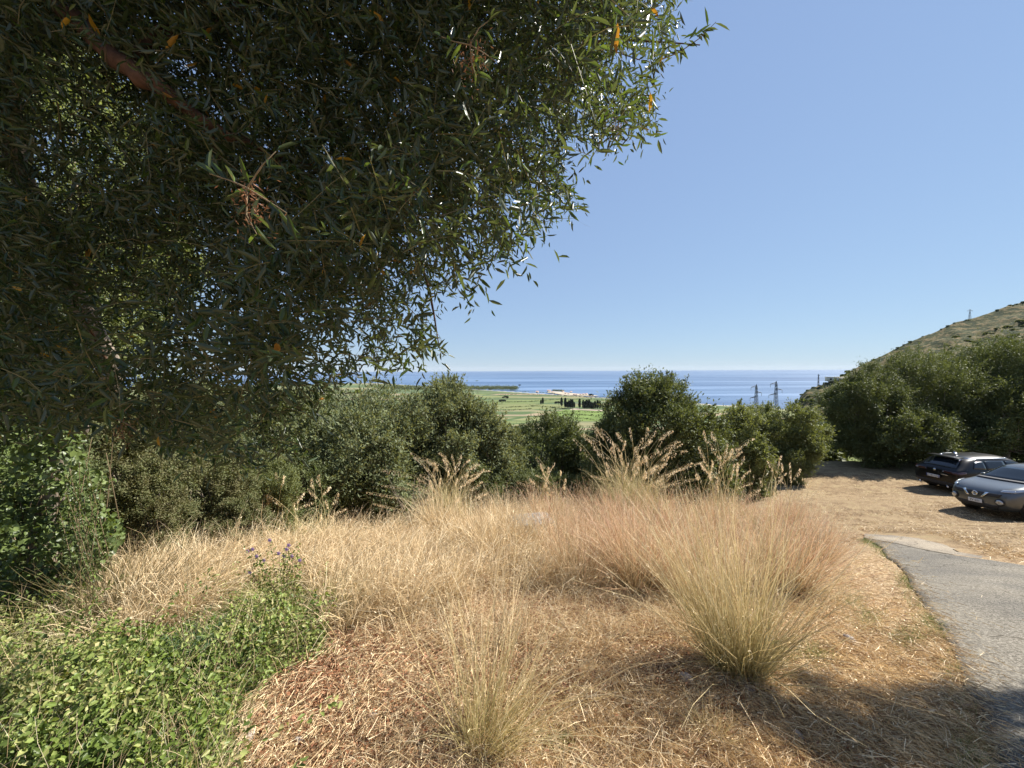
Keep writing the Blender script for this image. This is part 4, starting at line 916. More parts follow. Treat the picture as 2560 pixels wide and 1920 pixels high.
def overhead_tree():
    CANOPY[3:22] = [(x_-7-4*(y_ > 120), y_-6*(y_ > 40)) for x_, y_ in CANOPY[3:22]]
    t = thing('olive_tree', 'big olive tree overhanging the upper left, its dark narrow leaves close to the viewer', 'tree', (-4.3, 3.5, gz(np.array([-4.3]), np.array([3.5]))[0]))
    T0 = np.array(t.location)
    NS = 31000
    q = sample_poly(CANOPY, NS*2)
    # density: thin out where the photo shows gaps to sky or to lit trees behind
    dens = np.ones(len(q))
    dens *= 1-.55*((np.hypot((q[:, 0]-65)/85, (q[:, 1]-130)/85) < 1))*1.15
    dens *= 1-.4*((np.hypot((q[:, 0]-150)/90, (q[:, 1]-310)/90) < 1))
    dens *= 1-.45*((np.abs(q[:, 0]-92) < 34) & (np.abs(q[:, 1]-412) < 36))
    dens *= 1-.25*((q[:, 1] > 380) & (q[:, 0] < 330))
    dens *= 1-.8*((np.hypot((q[:, 0]-125)/28, (q[:, 1]-335)/30) < 1))
    dens *= 1-.6*((np.hypot((q[:, 0]-182)/16, (q[:, 1]-72)/20) < 1))
    edge_ = sstep(q[:, 0]*.55+q[:, 1]*-.0, 1e9, 2e9)
    # thin toward the lower right rim
    rim = np.array([min(np.hypot(*(p-np.array(c))) for c in CANOPY[2:25]) for p in q[:len(q)]])
    dens *= .30+.70*sstep(rim, 5, 140)
    dens *= .55+.45*sstep(-q[:, 1], -330, -180)
    q = q[rng.random(len(q)) < dens][:NS]; n = len(q)
    r = ray(q[:, 0], q[:, 1]); base = np.array([0, 0, 1.6]); best = np.full(n, np.nan)
    for k in range(14):
        lo = 1.15 if k else 1.5
        dd = rng.uniform(lo, 4.3 if k < 8 else 2.2, n); P = base+r*dd[:, None]
        ok = np.isnan(best) & ~shades_lit(P) & (P[:, 2] > gbase(P[:, 0], P[:, 1])+.5); best[ok] = dd[ok]
    bad = np.isnan(best); best[bad] = rng.uniform(1.1, 1.7, bad.sum())
    bad &= rng.random(n) < .6
    O = base+r*best[:, None]; O = O[~bad]; n = len(O)
    # more canopy above and behind the viewer, out of frame
    m = 2600; O2 = np.stack([rng.uniform(-4.5, .6, m), rng.uniform(-1.5, 3.2, m), rng.uniform(3.0, 5.2, m)], 1)
    px, py, d2 = proj(O2); vis = (px > -40) & (px < 1064) & (py > -30) & (O2[:, 1] > .1)
    O2 = O2[~vis & ~shades_lit(O2)]; O = np.concatenate([O, O2]); n = len(O)
    crown = MB(); tw = MB(); yl = MB()
    T = norm(rng.normal(size=(n, 3))*.75+np.array([.45, .1, -.15])); Ls = rng.uniform(.12, .30, n)
    K = 11
    u = np.tile(np.linspace(.08, 1, K), (n, 1)); C = O[:, None]+T[:, None]*(u*Ls[:, None])[..., None]+np.array([0, 0, -1])*((u**2)*Ls[:, None]*.25)[..., None]
    C -= (T*Ls[:, None]*.5)[:, None]
    S = norm(np.cross(T, norm(rng.normal(size=(n, 3)))))
    B = np.cross(T, S); ang = np.arange(K)*2.4+rng.uniform(0, 6, (n, 1))
    rad = np.cos(ang)[..., None]*S[:, None]+np.sin(ang)[..., None]*B[:, None]
    D = norm(T[:, None]*.75+rad*.75+rng.normal(size=(n, K, 3))*.25+np.array([0, 0, -.12]))
    N = norm(np.cross(D, rng.normal(size=(n, K, 3)))+np.array([0, 0, .8]))
    near = np.linalg.norm(O, axis=1)
    L = rng.uniform(.036, .072, (n, K))*(1.15-.35*u)
    C = C.reshape(-1, 3); D = D.reshape(-1, 3); N = N.reshape(-1, 3); L = L.ravel()
    px, py, dq = proj(C+D*L[:, None]*.5)
    keep = (dq > .75) | (px > 2000)
    C, D, N, L = C[keep], D[keep], N[keep], L[keep]
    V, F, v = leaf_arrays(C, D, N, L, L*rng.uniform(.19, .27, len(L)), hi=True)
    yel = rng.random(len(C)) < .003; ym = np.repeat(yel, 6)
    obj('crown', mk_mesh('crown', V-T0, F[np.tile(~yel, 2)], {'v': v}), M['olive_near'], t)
    idx = np.where(yel)[0]; V2, F2, v2 = leaf_arrays(C[idx], D[idx], N[idx], L[idx]*1.15, L[idx]*.3, hi=True)
    obj('yellow_leaves', mk_mesh('yellow_leaves', V2-T0, F2, {'v': v2}), M['yellow_leaf'], t)
    # twigs as thin strips
    Vb, Fb, vb, hb, _, _ = blade_arrays(O-T*Ls[:, None]*.5, T, Ls*.85, .0028, .25, 3, taper=.3)
    obj('twigs', mk_mesh('twigs', Vb-T0, Fb, {'v': vb, 'h': hb}), M['twiggy'], t)
    # a near bunch of long leaves with catkins
    def bunch(px, py, d, k, Lm, seed):
        g = np.random.default_rng(seed); c = base+ray(np.array([px]), np.array([py]))[0]*d
        tl = np.array([[.5, 0, .6], [-.6, .1, .25], [.15, 0, -.8], [.55, 0, -.35]])
        mb = MB(); PP = []; DD = []
        for v_ in tl:
            e = c+norm(v_)*Lm*1.6; mb.tube([c, (c+e)/2+g.normal(size=3)*.006, e], [.0022, .0018, .001], 5)
            for s_ in np.linspace(.1, 1, k):
                PP.append(c*(1-s_)+e*s_); DD.append(norm(norm(v_)*.6+g.normal(size=3)*[.7, .5, .7]))
        PP = np.array(PP); DD = np.array(DD); LL = Lm*g.uniform(.7, 1.15, len(PP))
        V, F, v = leaf_arrays(PP, DD, norm(g.normal(size=PP.shape)*.5+[0, -.8, .4]), LL, LL*.2, hi=True, fold=.3)
        cr = obj('leaf_bunch', mk_mesh('leaf_bunch', V-T0, F, {'v': v}), M['olive_near'], t)
        tw_ = mb.build('twig', M['twig'], t); tw_.location = tuple(-T0)
        cp = c+np.array([.01, 0, -.04])+g.normal(size=(160, 3))*[.022, .015, .03]
        V, F, v = leaf_arrays(cp, norm(g.normal(size=cp.shape)), norm(g.normal(size=cp.shape)), np.full(160, .014), np.full(160, .0028))
        obj('catkins', mk_mesh('catkins', V-T0, F, {'v': v}), M['catkin'], t)['kind'] = 'stuff'
    bunch(247, 188, .88, 5, .066, 3); bunch(470, 45, 1.15, 6, .06, 4); bunch(120, 420, 1.5, 7, .06, 5); bunch(615, 118, 1.7, 6, .055, 6); bunch(405, 180, 1.4, 6, .055, 8)
    # limbs
    def W_(px, py, d): return base+ray(np.array([px]), np.array([py]))[0]*d
    lb = MB(); rb = MB()
    zg = T0[2]
    def limb(mb, pts, rad, sides=8, wob=.03):
        pts = np.array([np.array(p, float) for p in pts]); m = len(pts); u = np.linspace(0, m-1, (m-1)*5+1)
        Q = np.stack([np.interp(u, np.arange(m), pts[:, c]) for c in range(3)], 1); rr = np.interp(u, np.arange(m), rad)
        g = np.random.default_rng(int(abs(pts[0, 0])*1000)); Q[1:-1] = (Q[:-2]+Q[1:-1]*2+Q[2:])/4+g.normal(size=(len(Q)-2, 3))*wob*rr[1:-1, None]*6; mb.tube(Q, rr*g.uniform(.9, 1.1, len(rr)), sides)
    limb(lb, [(-4.5, 3.6, zg-.3), W_(55, 452, 3.6), W_(88, 412, 3.5), W_(116, 380, 3.3), (-3.6, 3.2, 2.4), (-3.7, 2.9, 3.3), W_(20, -40, 2.4)], [.12, .08, .068, .065, .065, .06, .058], 10)
    limb(rb, [W_(20, -40, 2.4), W_(62, 6, 1.75), W_(118, 62, 1.65), W_(160, 88, 1.6), W_(205, 125, 1.65), W_(260, 150, 1.8), W_(330, 170, 2.05)], [.058, .042, .036, .031, .026, .014, .008], 9)
    limb(rb, [W_(118, 62, 1.65), W_(170, 30, 1.9), W_(230, 10, 2.4), W_(330, -20, 2.6)], [.03, .028, .025, .02], 7)
    for (a, b_, da, db) in (((330, 170), (520, 90), 2.05, 2.3), ((260, 150), (420, 260), 1.8, 2.3), ((205, 125), (300, 330), 1.65, 2.4), ((330, -20), (640, 60), 2.6, 2.4), ((520, 60), (700, 45), 2.3, 2.3), ((116, 380), (40, 250), 3.3, 2.6), ((420, 260), (440, 350), 2.3, 2.3)):
        p0, p1 = W_(*a, da), W_(*b_, db); mid = (p0+p1)/2+np.array([0, 0, .08]); limb(rb, [p0, mid, p1], [.012, .008, .003], 5)
    o = lb.build('trunk', M['bark'], t, True); o.location = tuple(-T0)
    o = rb.build('branches', M['redbark'], t, True); o.location = tuple(-T0)
    # end sprig sticking out to the upper right of the canopy
    sp = MB(); P = np.array([W_(655, 62, 2.2), W_(680, 52, 2.2), W_(700, 38, 2.2), W_(716, 22, 2.2)]); sp.tube(P, [.004, .003, .0025, .0015], 5)
    s_ = sp.build('end_sprig', M['twig'], t); s_.location = tuple(-T0)
    g = np.random.default_rng(2); k = 22; uu = g.random(k)**.7; pp = np.array([P[0]*(1-a)+P[3]*a for a in uu]); dd = norm(g.normal(size=(k, 3))*[.6, .4, .7]+[.6, 0, .1])
    V, F, v = leaf_arrays(pp, dd, norm(g.normal(size=(k, 3))+[0, -.6, .6]), g.uniform(.06, .1, k), g.uniform(.014, .02, k), hi=True)
    obj('sprig_leaves', mk_mesh('sprig_leaves', V-T0, F, {'v': v}), M['olive_near'], t)
overhead_tree()

# boughs of a tree beside the viewer, out of frame to the right: they cast the dappled shadow at the lower right
def shadow_tree():
    t = thing('olive_tree', 'olive tree standing just outside the right edge, its shadow falls across the driveway', 'tree', (7.6, 1.6, gz(np.array([7.6]), np.array([1.6]))[0]))
    T0 = np.array(t.location)
    shp = [[(735, 705), (790, 722), (850, 745), (905, 768)], [(800, 695), (850, 722), (900, 742), (960, 750)], [(945, 712), (985, 705), (1040, 712)], [(900, 760), (960, 735), (1040, 745)], [(850, 775), (920, 775), (1040, 775)]]
    P = []; lb = MB(); fork = np.array([7.2, 1.8, 3.0])
    lb.tube([T0-[0, 0, .4], (7.4, 1.7, 1.4), fork], [.2, .15, .12], 8)
    for si, s in enumerate(shp):
        G = np.array([ground_at(*q) for q in s]); m = len(G); K = 1100 if si < 3 else 1700
        uc = rng.random(16 if si < 3 else 22)*(m-1); ci = rng.integers(0, len(uc), K); u = np.clip(uc[ci]+rng.normal(size=K)*.05, 0, m-1); cj = rng.normal(size=(len(uc), 3))*(.07 if si < 3 else .13); gx = np.stack([np.interp(u, np.arange(m), G[:, c]) for c in range(3)], 1)
        tt = 5.4+rng.normal(size=K)*.2; c = gx+cj[ci]+SDn*tt[:, None]+rng.normal(size=(K, 3))*.045
        P.append(c); tip = G[0]+SDn*5.4; end = G[-1]+SDn*5.4; lb.tube([fork, (fork+end)/2+[0, 0, .2], end, tip], [.06, .045, .03, .008], 6)
    P = np.concatenate(P); px, py, d = proj(P); k0 = len(P); P = P[(px > 1040) | (px < -20)]
    g = rng; fill = np.array([8.2, 1.0, 4.6])+g.normal(size=(6000, 3))*[1.2, .8, .9]
    px, py, d = proj(fill); fill = fill[((px > 1080) | (fill[:, 1] < .1)) & ~shades_lit(fill)]
    P = np.concatenate([P, fill])
    D = norm(g.normal(size=P.shape)); V, F, v = leaf_arrays(P, D, norm(g.normal(size=P.shape)+[0, 0, .5]), g.uniform(.06, .10, len(P)), g.uniform(.025, .035, len(P)))
    obj('crown', mk_mesh('crown', V-T0, F, {'v': v}), M['olive_far'], t)
    o = lb.build('trunk', M['bark'], t, True); o.location = tuple(-T0)
shadow_tree()

# ------------------------------------------------------------------ climbing vine and green cover at the left
def vine():
    p = at_depth(40, 3.4); t = thing('climbing_vine', 'glossy green climbing vine with heart-shaped leaves covering a bush at the left edge', 'vine', p)
    g = np.random.default_rng(21); poly = [(-120, 385), (-20, 392), (12, 378), (30, 405), (48, 398), (60, 432), (80, 425), (85, 460), (112, 478), (98, 500), (128, 530), (106, 560), (95, 590), (75, 625), (-120, 640)]
    q = sample_poly(poly, 9800); d = 3.3+.45*fbm(q[:, 0]*.03, q[:, 1]*.03, 3, 4)*2+np.abs(g.normal(size=len(q)))*.28
    P = np.array([0, 0, 1.6])+ray(q[:, 0], q[:, 1])*d[:, None]
    D = norm(g.normal(size=P.shape)*.6+[.3, -.3, -.5]); N = norm(g.normal(size=P.shape)*.6+[.4, -.5, .8]); L = g.uniform(.03, .06, len(P))
    V, F, v = leaf_arrays(P, D, N, L, L*.95, hi=True, fold=.15, v=np.clip(.5*vnoise(q[:, 0]*.05, q[:, 1]*.05)+.5*g.random(len(P)), 0, 1))
    T0 = np.array(t.location); obj('leaves', mk_mesh('leaves', V-T0, F, {'v': v}), M['vine'], t)
    b = MB()
    for k in range(26):
        px = g.uniform(-40, 95); a = np.array([0, 0, 1.6])+ray(np.array([px]), np.array([610]))[0]*3.6; c = np.array([0, 0, 1.6])+ray(np.array([px+g.normal()*20]), np.array([g.uniform(430, 520)]))[0]*3.5
        b.tube([a, (a+c)/2+g.normal(size=3)*.1, c], [.007, .005, .003], 4)
    o = b.build('stems', M['twig'], t); o.location = tuple(-T0)
    # fill: dark inner bush the vine grows on
    tree_at(20, 4.1, 420, 130, 'shrub', 'shaded bush at the left edge that the climbing vine grows over', 'shrub', M['dark_far'], 45, hfrac=.6, leaves=50000, leaf=.04, low=-.9, trunk_r=.05)
    # narrow-leaved shoot in front
    t2 = thing('shoot', 'upright green shoot with narrow pointed leaves in front of the climbing vine', 'plant', at_depth(80, 3.3)); T0 = np.array(t2.location)
    PP = []; DD = []; b = MB()
    for k in range(13):
        a = T0+[g.normal()*.08, g.normal()*.08, 0]; c = np.array([0, 0, 1.6])+ray(np.array([g.uniform(58, 108)]), np.array([g.uniform(450, 520)]))[0]*(3.2+g.normal()*.1); b.tube([a-T0, (a+c)/2-T0, c-T0], [.005, .004, .002], 4)
        s = g.uniform(.3, 1, 70)[:, None]; PP.append(a*(1-s)+c*s); DD.append(norm(norm(c-a)*.7+g.normal(size=(70, 3))*.55))
    PP = np.concatenate(PP); DD = np.concatenate(DD); L = g.uniform(.025, .045, len(PP)); V, F, v = leaf_arrays(PP, DD, norm(g.normal(size=PP.shape)+[0, -.3, .8]), L, L*.28, hi=True)
    obj('leaves', mk_mesh('leaves', V-T0, F, {'v': v}), M['vine'], t2); b.build('stems', M['twig'], t2)
vine()
def ground_cover():
    q = sample_poly(GREEN_COVER, 46000); q2 = q[:9000]+rng.normal(size=(9000, 2))*[40, 22]; q2 = q2[q2[:, 1] > 556]; q = np.concatenate([q, q2]); P = pix2ground(q[:, 0], q[:, 1]); n = len(P)
    hgt = .03+.30*vnoise(P[:, 0]*2.6, P[:, 1]*2.6, 5)**1.6+.22*vnoise(P[:, 0]*7, P[:, 1]*7, 6)**2
    poly = np.array(GREEN_COVER, float); de = np.full(n0 := len(q), 1e9)
    for k_ in range(len(poly)):
        a_, b_ = poly[k_], poly[(k_+1) % len(poly)]; ab = b_-a_; tt = np.clip(((q-a_)@ab)/(ab@ab), 0, 1); de = np.minimum(de, np.linalg.norm(q-a_-tt[:, None]*ab, axis=1))
    ins = inpoly(q[:, 0], q[:, 1], GREEN_COVER); de = np.where(ins, de, 0); hgt = hgt*(.12+.88*sstep(de, 0, 45))
    P[:, 2] += hgt*rng.random(n)**.6
    D = norm(rng.normal(size=(n, 3))*.7+[0, -.2, .15]); N = norm(rng.normal(size=(n, 3))*.55+[.2, -.2, 1]); L = rng.uniform(.010, .032, n)*(.75+.6*vnoise(P[:, 0]*2, P[:, 1]*2, 18))
    v = np.clip(.55*vnoise(P[:, 0]*2.5, P[:, 1]*2.5, 8)+.45*rng.random(n), 0, 1)
    V, F, vv = leaf_arrays(P, D, N, L, L*.7, hi=True, fold=.15, v=v)
    tag(obj('ground_cover', mk_mesh('ground_cover', V, F, {'v': vv}), M['cover']), 'carpet of small bright green leaves at the lower left', 'ground cover', kind='stuff')
    q = sample_poly(GREEN_COVER, 420); C = pix2ground(q[:, 0], q[:, 1]); k = rng.integers(0, len(C), 9000); hh = rng.uniform(.12, .42, len(C)); sl = rng.normal(size=(len(C), 3))*[.5, .5, 0]; u = rng.random(9000)**.7
    P = C[k]+(sl[k]+[0, 0, 1])*(hh[k]*u)[:, None]+rng.normal(size=(9000, 3))*.018; cv = rng.random(len(C))
    V, F, vv = leaf_arrays(P, norm(rng.normal(size=P.shape)*.8+[0, -.1, .2]), norm(rng.normal(size=P.shape)*.6+[.2, -.2, 1]), rng.uniform(.018, .045, 9000), rng.uniform(.008, .024, 9000), hi=True, v=np.clip(.6*cv[k]+.4*rng.random(9000), 0, 1))
    tag(obj('weeds', mk_mesh('weeds', V, F, {'v': vv}), M['cover']), 'taller leafy weeds standing out of the green carpet at the lower left', 'weeds', kind='stuff')
    # thin weeds and dry oat stems among it
    q = sample_poly(GREEN_COVER, 3200); P = pix2ground(q[:, 0], q[:, 1]); D = norm(rng.normal(size=P.shape)*.5+[.2, 0, 1])
    V, F, v, h, _, _ = blade_arrays(P, D, rng.uniform(.2, .5, len(P)), .0022, .5, 5)
    tag(obj('dry_stems', mk_mesh('dry_stems', V, F, {'v': v, 'h': h}), M['dry']), 'thin dry stems poking out of the green carpet', 'grass', kind='stuff')
ground_cover()
def fennel():
    p = ground_at(190, 665); t = thing('fennel_plant', 'feathery blue-green fennel in the green carpet', 'plant', p); g = np.random.default_rng(4)
    PP = []; DD = []
    for k in range(60):
        d = norm(g.normal(size=3)*[.5, .5, .2]+[0, 0, .8]); L = g.uniform(.15, .4); c = d*L
        s = g.random((60, 1)); PP.append(c*s); DD.append(norm(d*.5+g.normal(size=(60, 3))*.6))
    PP = np.concatenate(PP); DD = np.concatenate(DD); V, F, v = leaf_arrays(PP, DD, norm(g.normal(size=PP.shape)), np.full(len(PP), .04), np.full(len(PP), .0022))
    obj('fronds', mk_mesh('fronds', V, F, {'v': v}), M['fennel'], t)
    b = MB()
    for k in range(4): d = norm(np.array([g.normal()*.3, g.normal()*.3, 1])); b.tube([(0, 0, 0), d*.22, d*.42], [.004, .003, .002], 5)
    b.build('stems', M['greengrass'] if False else M['twig'], t)
fennel()
def mallow():
    p = ground_at(285, 606); t = thing('flowering_plant', 'wild plant with small lilac flowers at the edge of the green carpet and dry grass', 'plant', p); g = np.random.default_rng(14)
    b = MB(); PP = []; DD = []; tips = []
    for (px, py) in [(248, 551), (253, 549), (257, 556), (279, 553), (284, 556), (287, 549), (289, 545), (292, 556), (270, 540), (250, 572), (300, 560), (264, 560)]:
        c = np.array([0, 0, 1.6])+ray(np.array([px]), np.array([py]))[0]*(p[1]-.05+g.normal()*.06)-p; tips.append(c)
        a = np.array([g.normal()*.04, g.normal()*.04, 0]); b.tube([a, (a+c)/2+g.normal(size=3)*.02, c], [.003, .0025, .0015], 4)
        s = g.random((45, 1)); PP.append(a*(1-s)+c*s+g.normal(size=(45, 3))*.02); DD.append(norm(g.normal(size=(45, 3))+[0, 0, .3]))
    b.build('stems', M['twig'], t); PP = np.concatenate(PP); DD = np.concatenate(DD)
    V, F, v = leaf_arrays(PP, DD, norm(g.normal(size=PP.shape)+[0, 0, 1]), np.full(len(PP), .035), np.full(len(PP), .014), hi=True); obj('leaves', mk_mesh('leaves', V, F, {'v': v}), M['cover'], t)
    for c in tips:
        a = np.arange(5)*1.2566; D = norm(np.stack([np.cos(a), np.zeros(5)-.3, np.sin(a)], 1)); V, F, v = leaf_arrays(np.tile(c, (5, 1)), D, np.tile([0., -1, .2], (5, 1)), np.full(5, .021), np.full(5, .015), hi=True)
        obj('flower', mk_mesh('flower', V, F, {'v': v}), M['flower'], t)
mallow()

# ------------------------------------------------------------------ grasses
def in_frame_xy(n, xr, yr): return rng.uniform(xr[0], xr[1], n), rng.uniform(yr[0], yr[1], n)
FIELD = [(110, 640), (95, 590), (130, 560), (195, 540), (260, 528), (300, 522), (400, 514), (560, 505), (620, 512), (640, 560), (600, 590), (540, 586), (490, 582), (450, 606), (405, 618), (350, 622), (325, 626), (318, 590), (290, 575), (230, 585), (200, 615)]
def dry_field():
    q = sample_poly(FIELD, 1900); C = pix2ground(q[:, 0], q[:, 1]+rng.uniform(0, 8, len(q)))
    x, y = in_frame_xy(900, (-7, 5.5), (5.5, 11)); e = np.stack([x, y, gz(x, y)], 1); yc = 9.3-3.6*sstep(-x, -.5, 4.5); e = e[(y > yc-2.5) & (y < yc+1.2)]
    C = np.concatenate([C, e]); m = len(C); per = rng.integers(6, 30, m); idx = np.repeat(np.arange(m), per); n = len(idx)
    off = rng.normal(size=(n, 2))*rng.uniform(.02, .09, m)[idx][:, None]; P = C[idx]+np.concatenate([off, np.zeros((n, 1))], 1); P[:, 2] = gz(P[:, 0], P[:, 1])
    tl = np.array([.42, .05, 1])+rng.normal(size=(m, 3))*[.30, .25, 0]; D = tl[idx]+np.concatenate([off*3.5, np.zeros((n, 1))], 1)+rng.normal(size=(n, 3))*[.16, .16, 0]
    sc = rng.choice([.5, .8, 1, 1.25], m, p=[.25, .3, .3, .15])*(.7+.6*vnoise(C[:, 0]*1.4, C[:, 1]*1.4, 2)); L = rng.uniform(.30, .58, n)*sc[idx]
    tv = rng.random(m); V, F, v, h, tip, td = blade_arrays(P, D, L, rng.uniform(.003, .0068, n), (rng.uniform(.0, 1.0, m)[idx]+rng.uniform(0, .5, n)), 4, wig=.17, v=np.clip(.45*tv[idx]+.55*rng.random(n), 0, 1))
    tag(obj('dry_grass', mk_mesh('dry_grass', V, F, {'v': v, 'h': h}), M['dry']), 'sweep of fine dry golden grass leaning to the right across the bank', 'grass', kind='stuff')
    k = rng.integers(0, n, 16000); SP = tip[k]-td[k]*rng.random((16000, 1))*.06+rng.normal(size=(16000, 3))*.006
    V, F, v = leaf_arrays(SP, norm(td[k]+rng.normal(size=SP.shape)*.4), norm(rng.normal(size=SP.shape)), rng.uniform(.015, .035, 16000), rng.uniform(.003, .006, 16000), v=rng.random(16000))
    tag(obj('seed_heads', mk_mesh('seed_heads', V, F, {'v': v, 'h': np.ones(len(v))}), M['dry']), 'fine seed heads on top of the dry golden grass', 'grass', kind='stuff')
dry_field()
def tussock(label, p, n, Lr, spread, mat, name='grass_tussock', lean=(0, 0), base_r=.1, wid=.0026, droop=(.1, .5), seed=0, group='dry grass tussocks', awn=True, segs=5, rz=0):
    g = np.random.default_rng(seed+500); t = thing(name, label, 'grass tussock', p, 0, group)
    a = g.uniform(0, 6.28, n); r = np.sqrt(g.random(n)); B = np.stack([np.cos(a)*r*base_r, np.sin(a)*r*base_r, np.full(n, -.02)], 1)
    sp = spread*np.abs(g.normal(size=n))*.6+r*spread*.45
    D = norm(np.stack([np.cos(a)*sp+lean[0]+g.normal(size=n)*.06, np.sin(a)*sp+lean[1]+g.normal(size=n)*.06, np.ones(n)], 1))
    L = g.uniform(Lr[0], Lr[1], n)*(1-.25*g.random(n)**3)
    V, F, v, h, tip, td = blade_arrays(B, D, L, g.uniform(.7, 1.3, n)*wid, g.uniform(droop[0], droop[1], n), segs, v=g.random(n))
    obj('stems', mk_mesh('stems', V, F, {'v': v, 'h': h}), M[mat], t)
    # short basal leaves
    m = n//2; a = g.uniform(0, 6.28, m); B = np.stack([np.cos(a)*base_r*g.random(m), np.sin(a)*base_r*g.random(m), np.full(m, -.02)], 1)
    D = norm(np.stack([np.cos(a)*.9*g.random(m), np.sin(a)*.9*g.random(m), np.ones(m)*.8], 1))
    V, F, v, h, _, _ = blade_arrays(B, D, g.uniform(.15, .45, m)*Lr[1], wid, g.uniform(.5, 1.3, m), 5, v=g.random(m))
    obj('basal_leaves', mk_mesh('basal_leaves', V, F, {'v': v, 'h': h*.6}), M[mat], t)
    if awn:
        k = g.integers(0, n, n*2); s = g.random((n*2, 1))*.18; P = tip[k]-td[k]*s*L[k][:, None]+g.normal(size=(n*2, 3))*.006
        D = norm(td[k]+g.normal(size=(n*2, 3))*.35); V, F, v = leaf_arrays(P, D, norm(g.normal(size=P.shape)), g.uniform(.018, .035, n*2), np.full(n*2, .0028), v=g.random(n*2))
        obj('seed_heads', mk_mesh('seed_heads', V, F, {'v': v, 'h': np.ones(len(v))}), M[mat], t)['kind'] = 'stuff'
    return t
tussock('large fountain-shaped dry tussock left of the driveway, its foot near the two pale stones', ground_at(738, 672), 680, (.85, 1.40), .44, 'tussock', lean=(-.10, -.02), base_r=.13, seed=1, wid=.0042, droop=(0, .3))
tussock('sparse tussock of long arching stems in the foreground at the bottom centre', ground_at(483, 745), 300, (.5, 1.22), .55, 'tussock', lean=(.28, .05), base_r=.09, seed=2, wid=.0034, droop=(0, .5))
tussock('mid-sized tussock behind and left of the fountain-shaped one', ground_at(640, 592), 620, (.7, 1.15), .6, 'pink', base_r=.14, seed=3, wid=.005)
tussock('tussock on the right flank behind the fountain-shaped one', ground_at(790, 592), 520, (.65, 1.1), .6, 'pink', base_r=.14, seed=4, wid=.005)
tussock('small low tuft of orange-tinged grass at the foot of the shaded ground', ground_at(712, 738), 160, (.12, .26), .8, 'tussock', base_r=.05, seed=5, awn=False, group=None)
tussock('dark brown twiggy tussock between the climbing vine and the dry grass', ground_at(120, 618), 420, (.6, .95), .6, 'twiggy', lean=(.45, 0), base_r=.2, seed=6, wid=.004, awn=False, group=None)
tussock('short greenish tuft in front of the dark twiggy tussock', ground_at(345, 610), 260, (.2, .4), .7, 'greengrass', base_r=.12, seed=7, awn=False, group=None)
tussock('thin bleached stalks standing alone at the centre of the clearing in the grass', ground_at(490, 700), 26, (.9, 1.15), .16, 'straw', lean=(.05, .1), base_r=.08, seed=8, wid=.004, group=None)
gp = np.random.default_rng(77); k = 0
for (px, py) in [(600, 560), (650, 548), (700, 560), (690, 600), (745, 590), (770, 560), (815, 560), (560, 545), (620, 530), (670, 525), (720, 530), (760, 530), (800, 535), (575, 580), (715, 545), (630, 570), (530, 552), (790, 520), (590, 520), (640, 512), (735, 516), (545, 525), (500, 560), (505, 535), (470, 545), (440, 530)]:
    p = ground_at(px, py); tussock('reddish-tipped grass tussock in the dense stand right of centre' if px > 555 else 'golden tussock at the left end of the dense stand', p, 300, (.5, .98), .5, 'pink' if px > 540 else 'dry', base_r=.22, seed=20+k, wid=.0065 if py < 540 else .0055, group='tussocks of the dense stand' if px > 555 else 'golden tussocks left of the dense stand', segs=4, droop=(0, .4)); k += 1

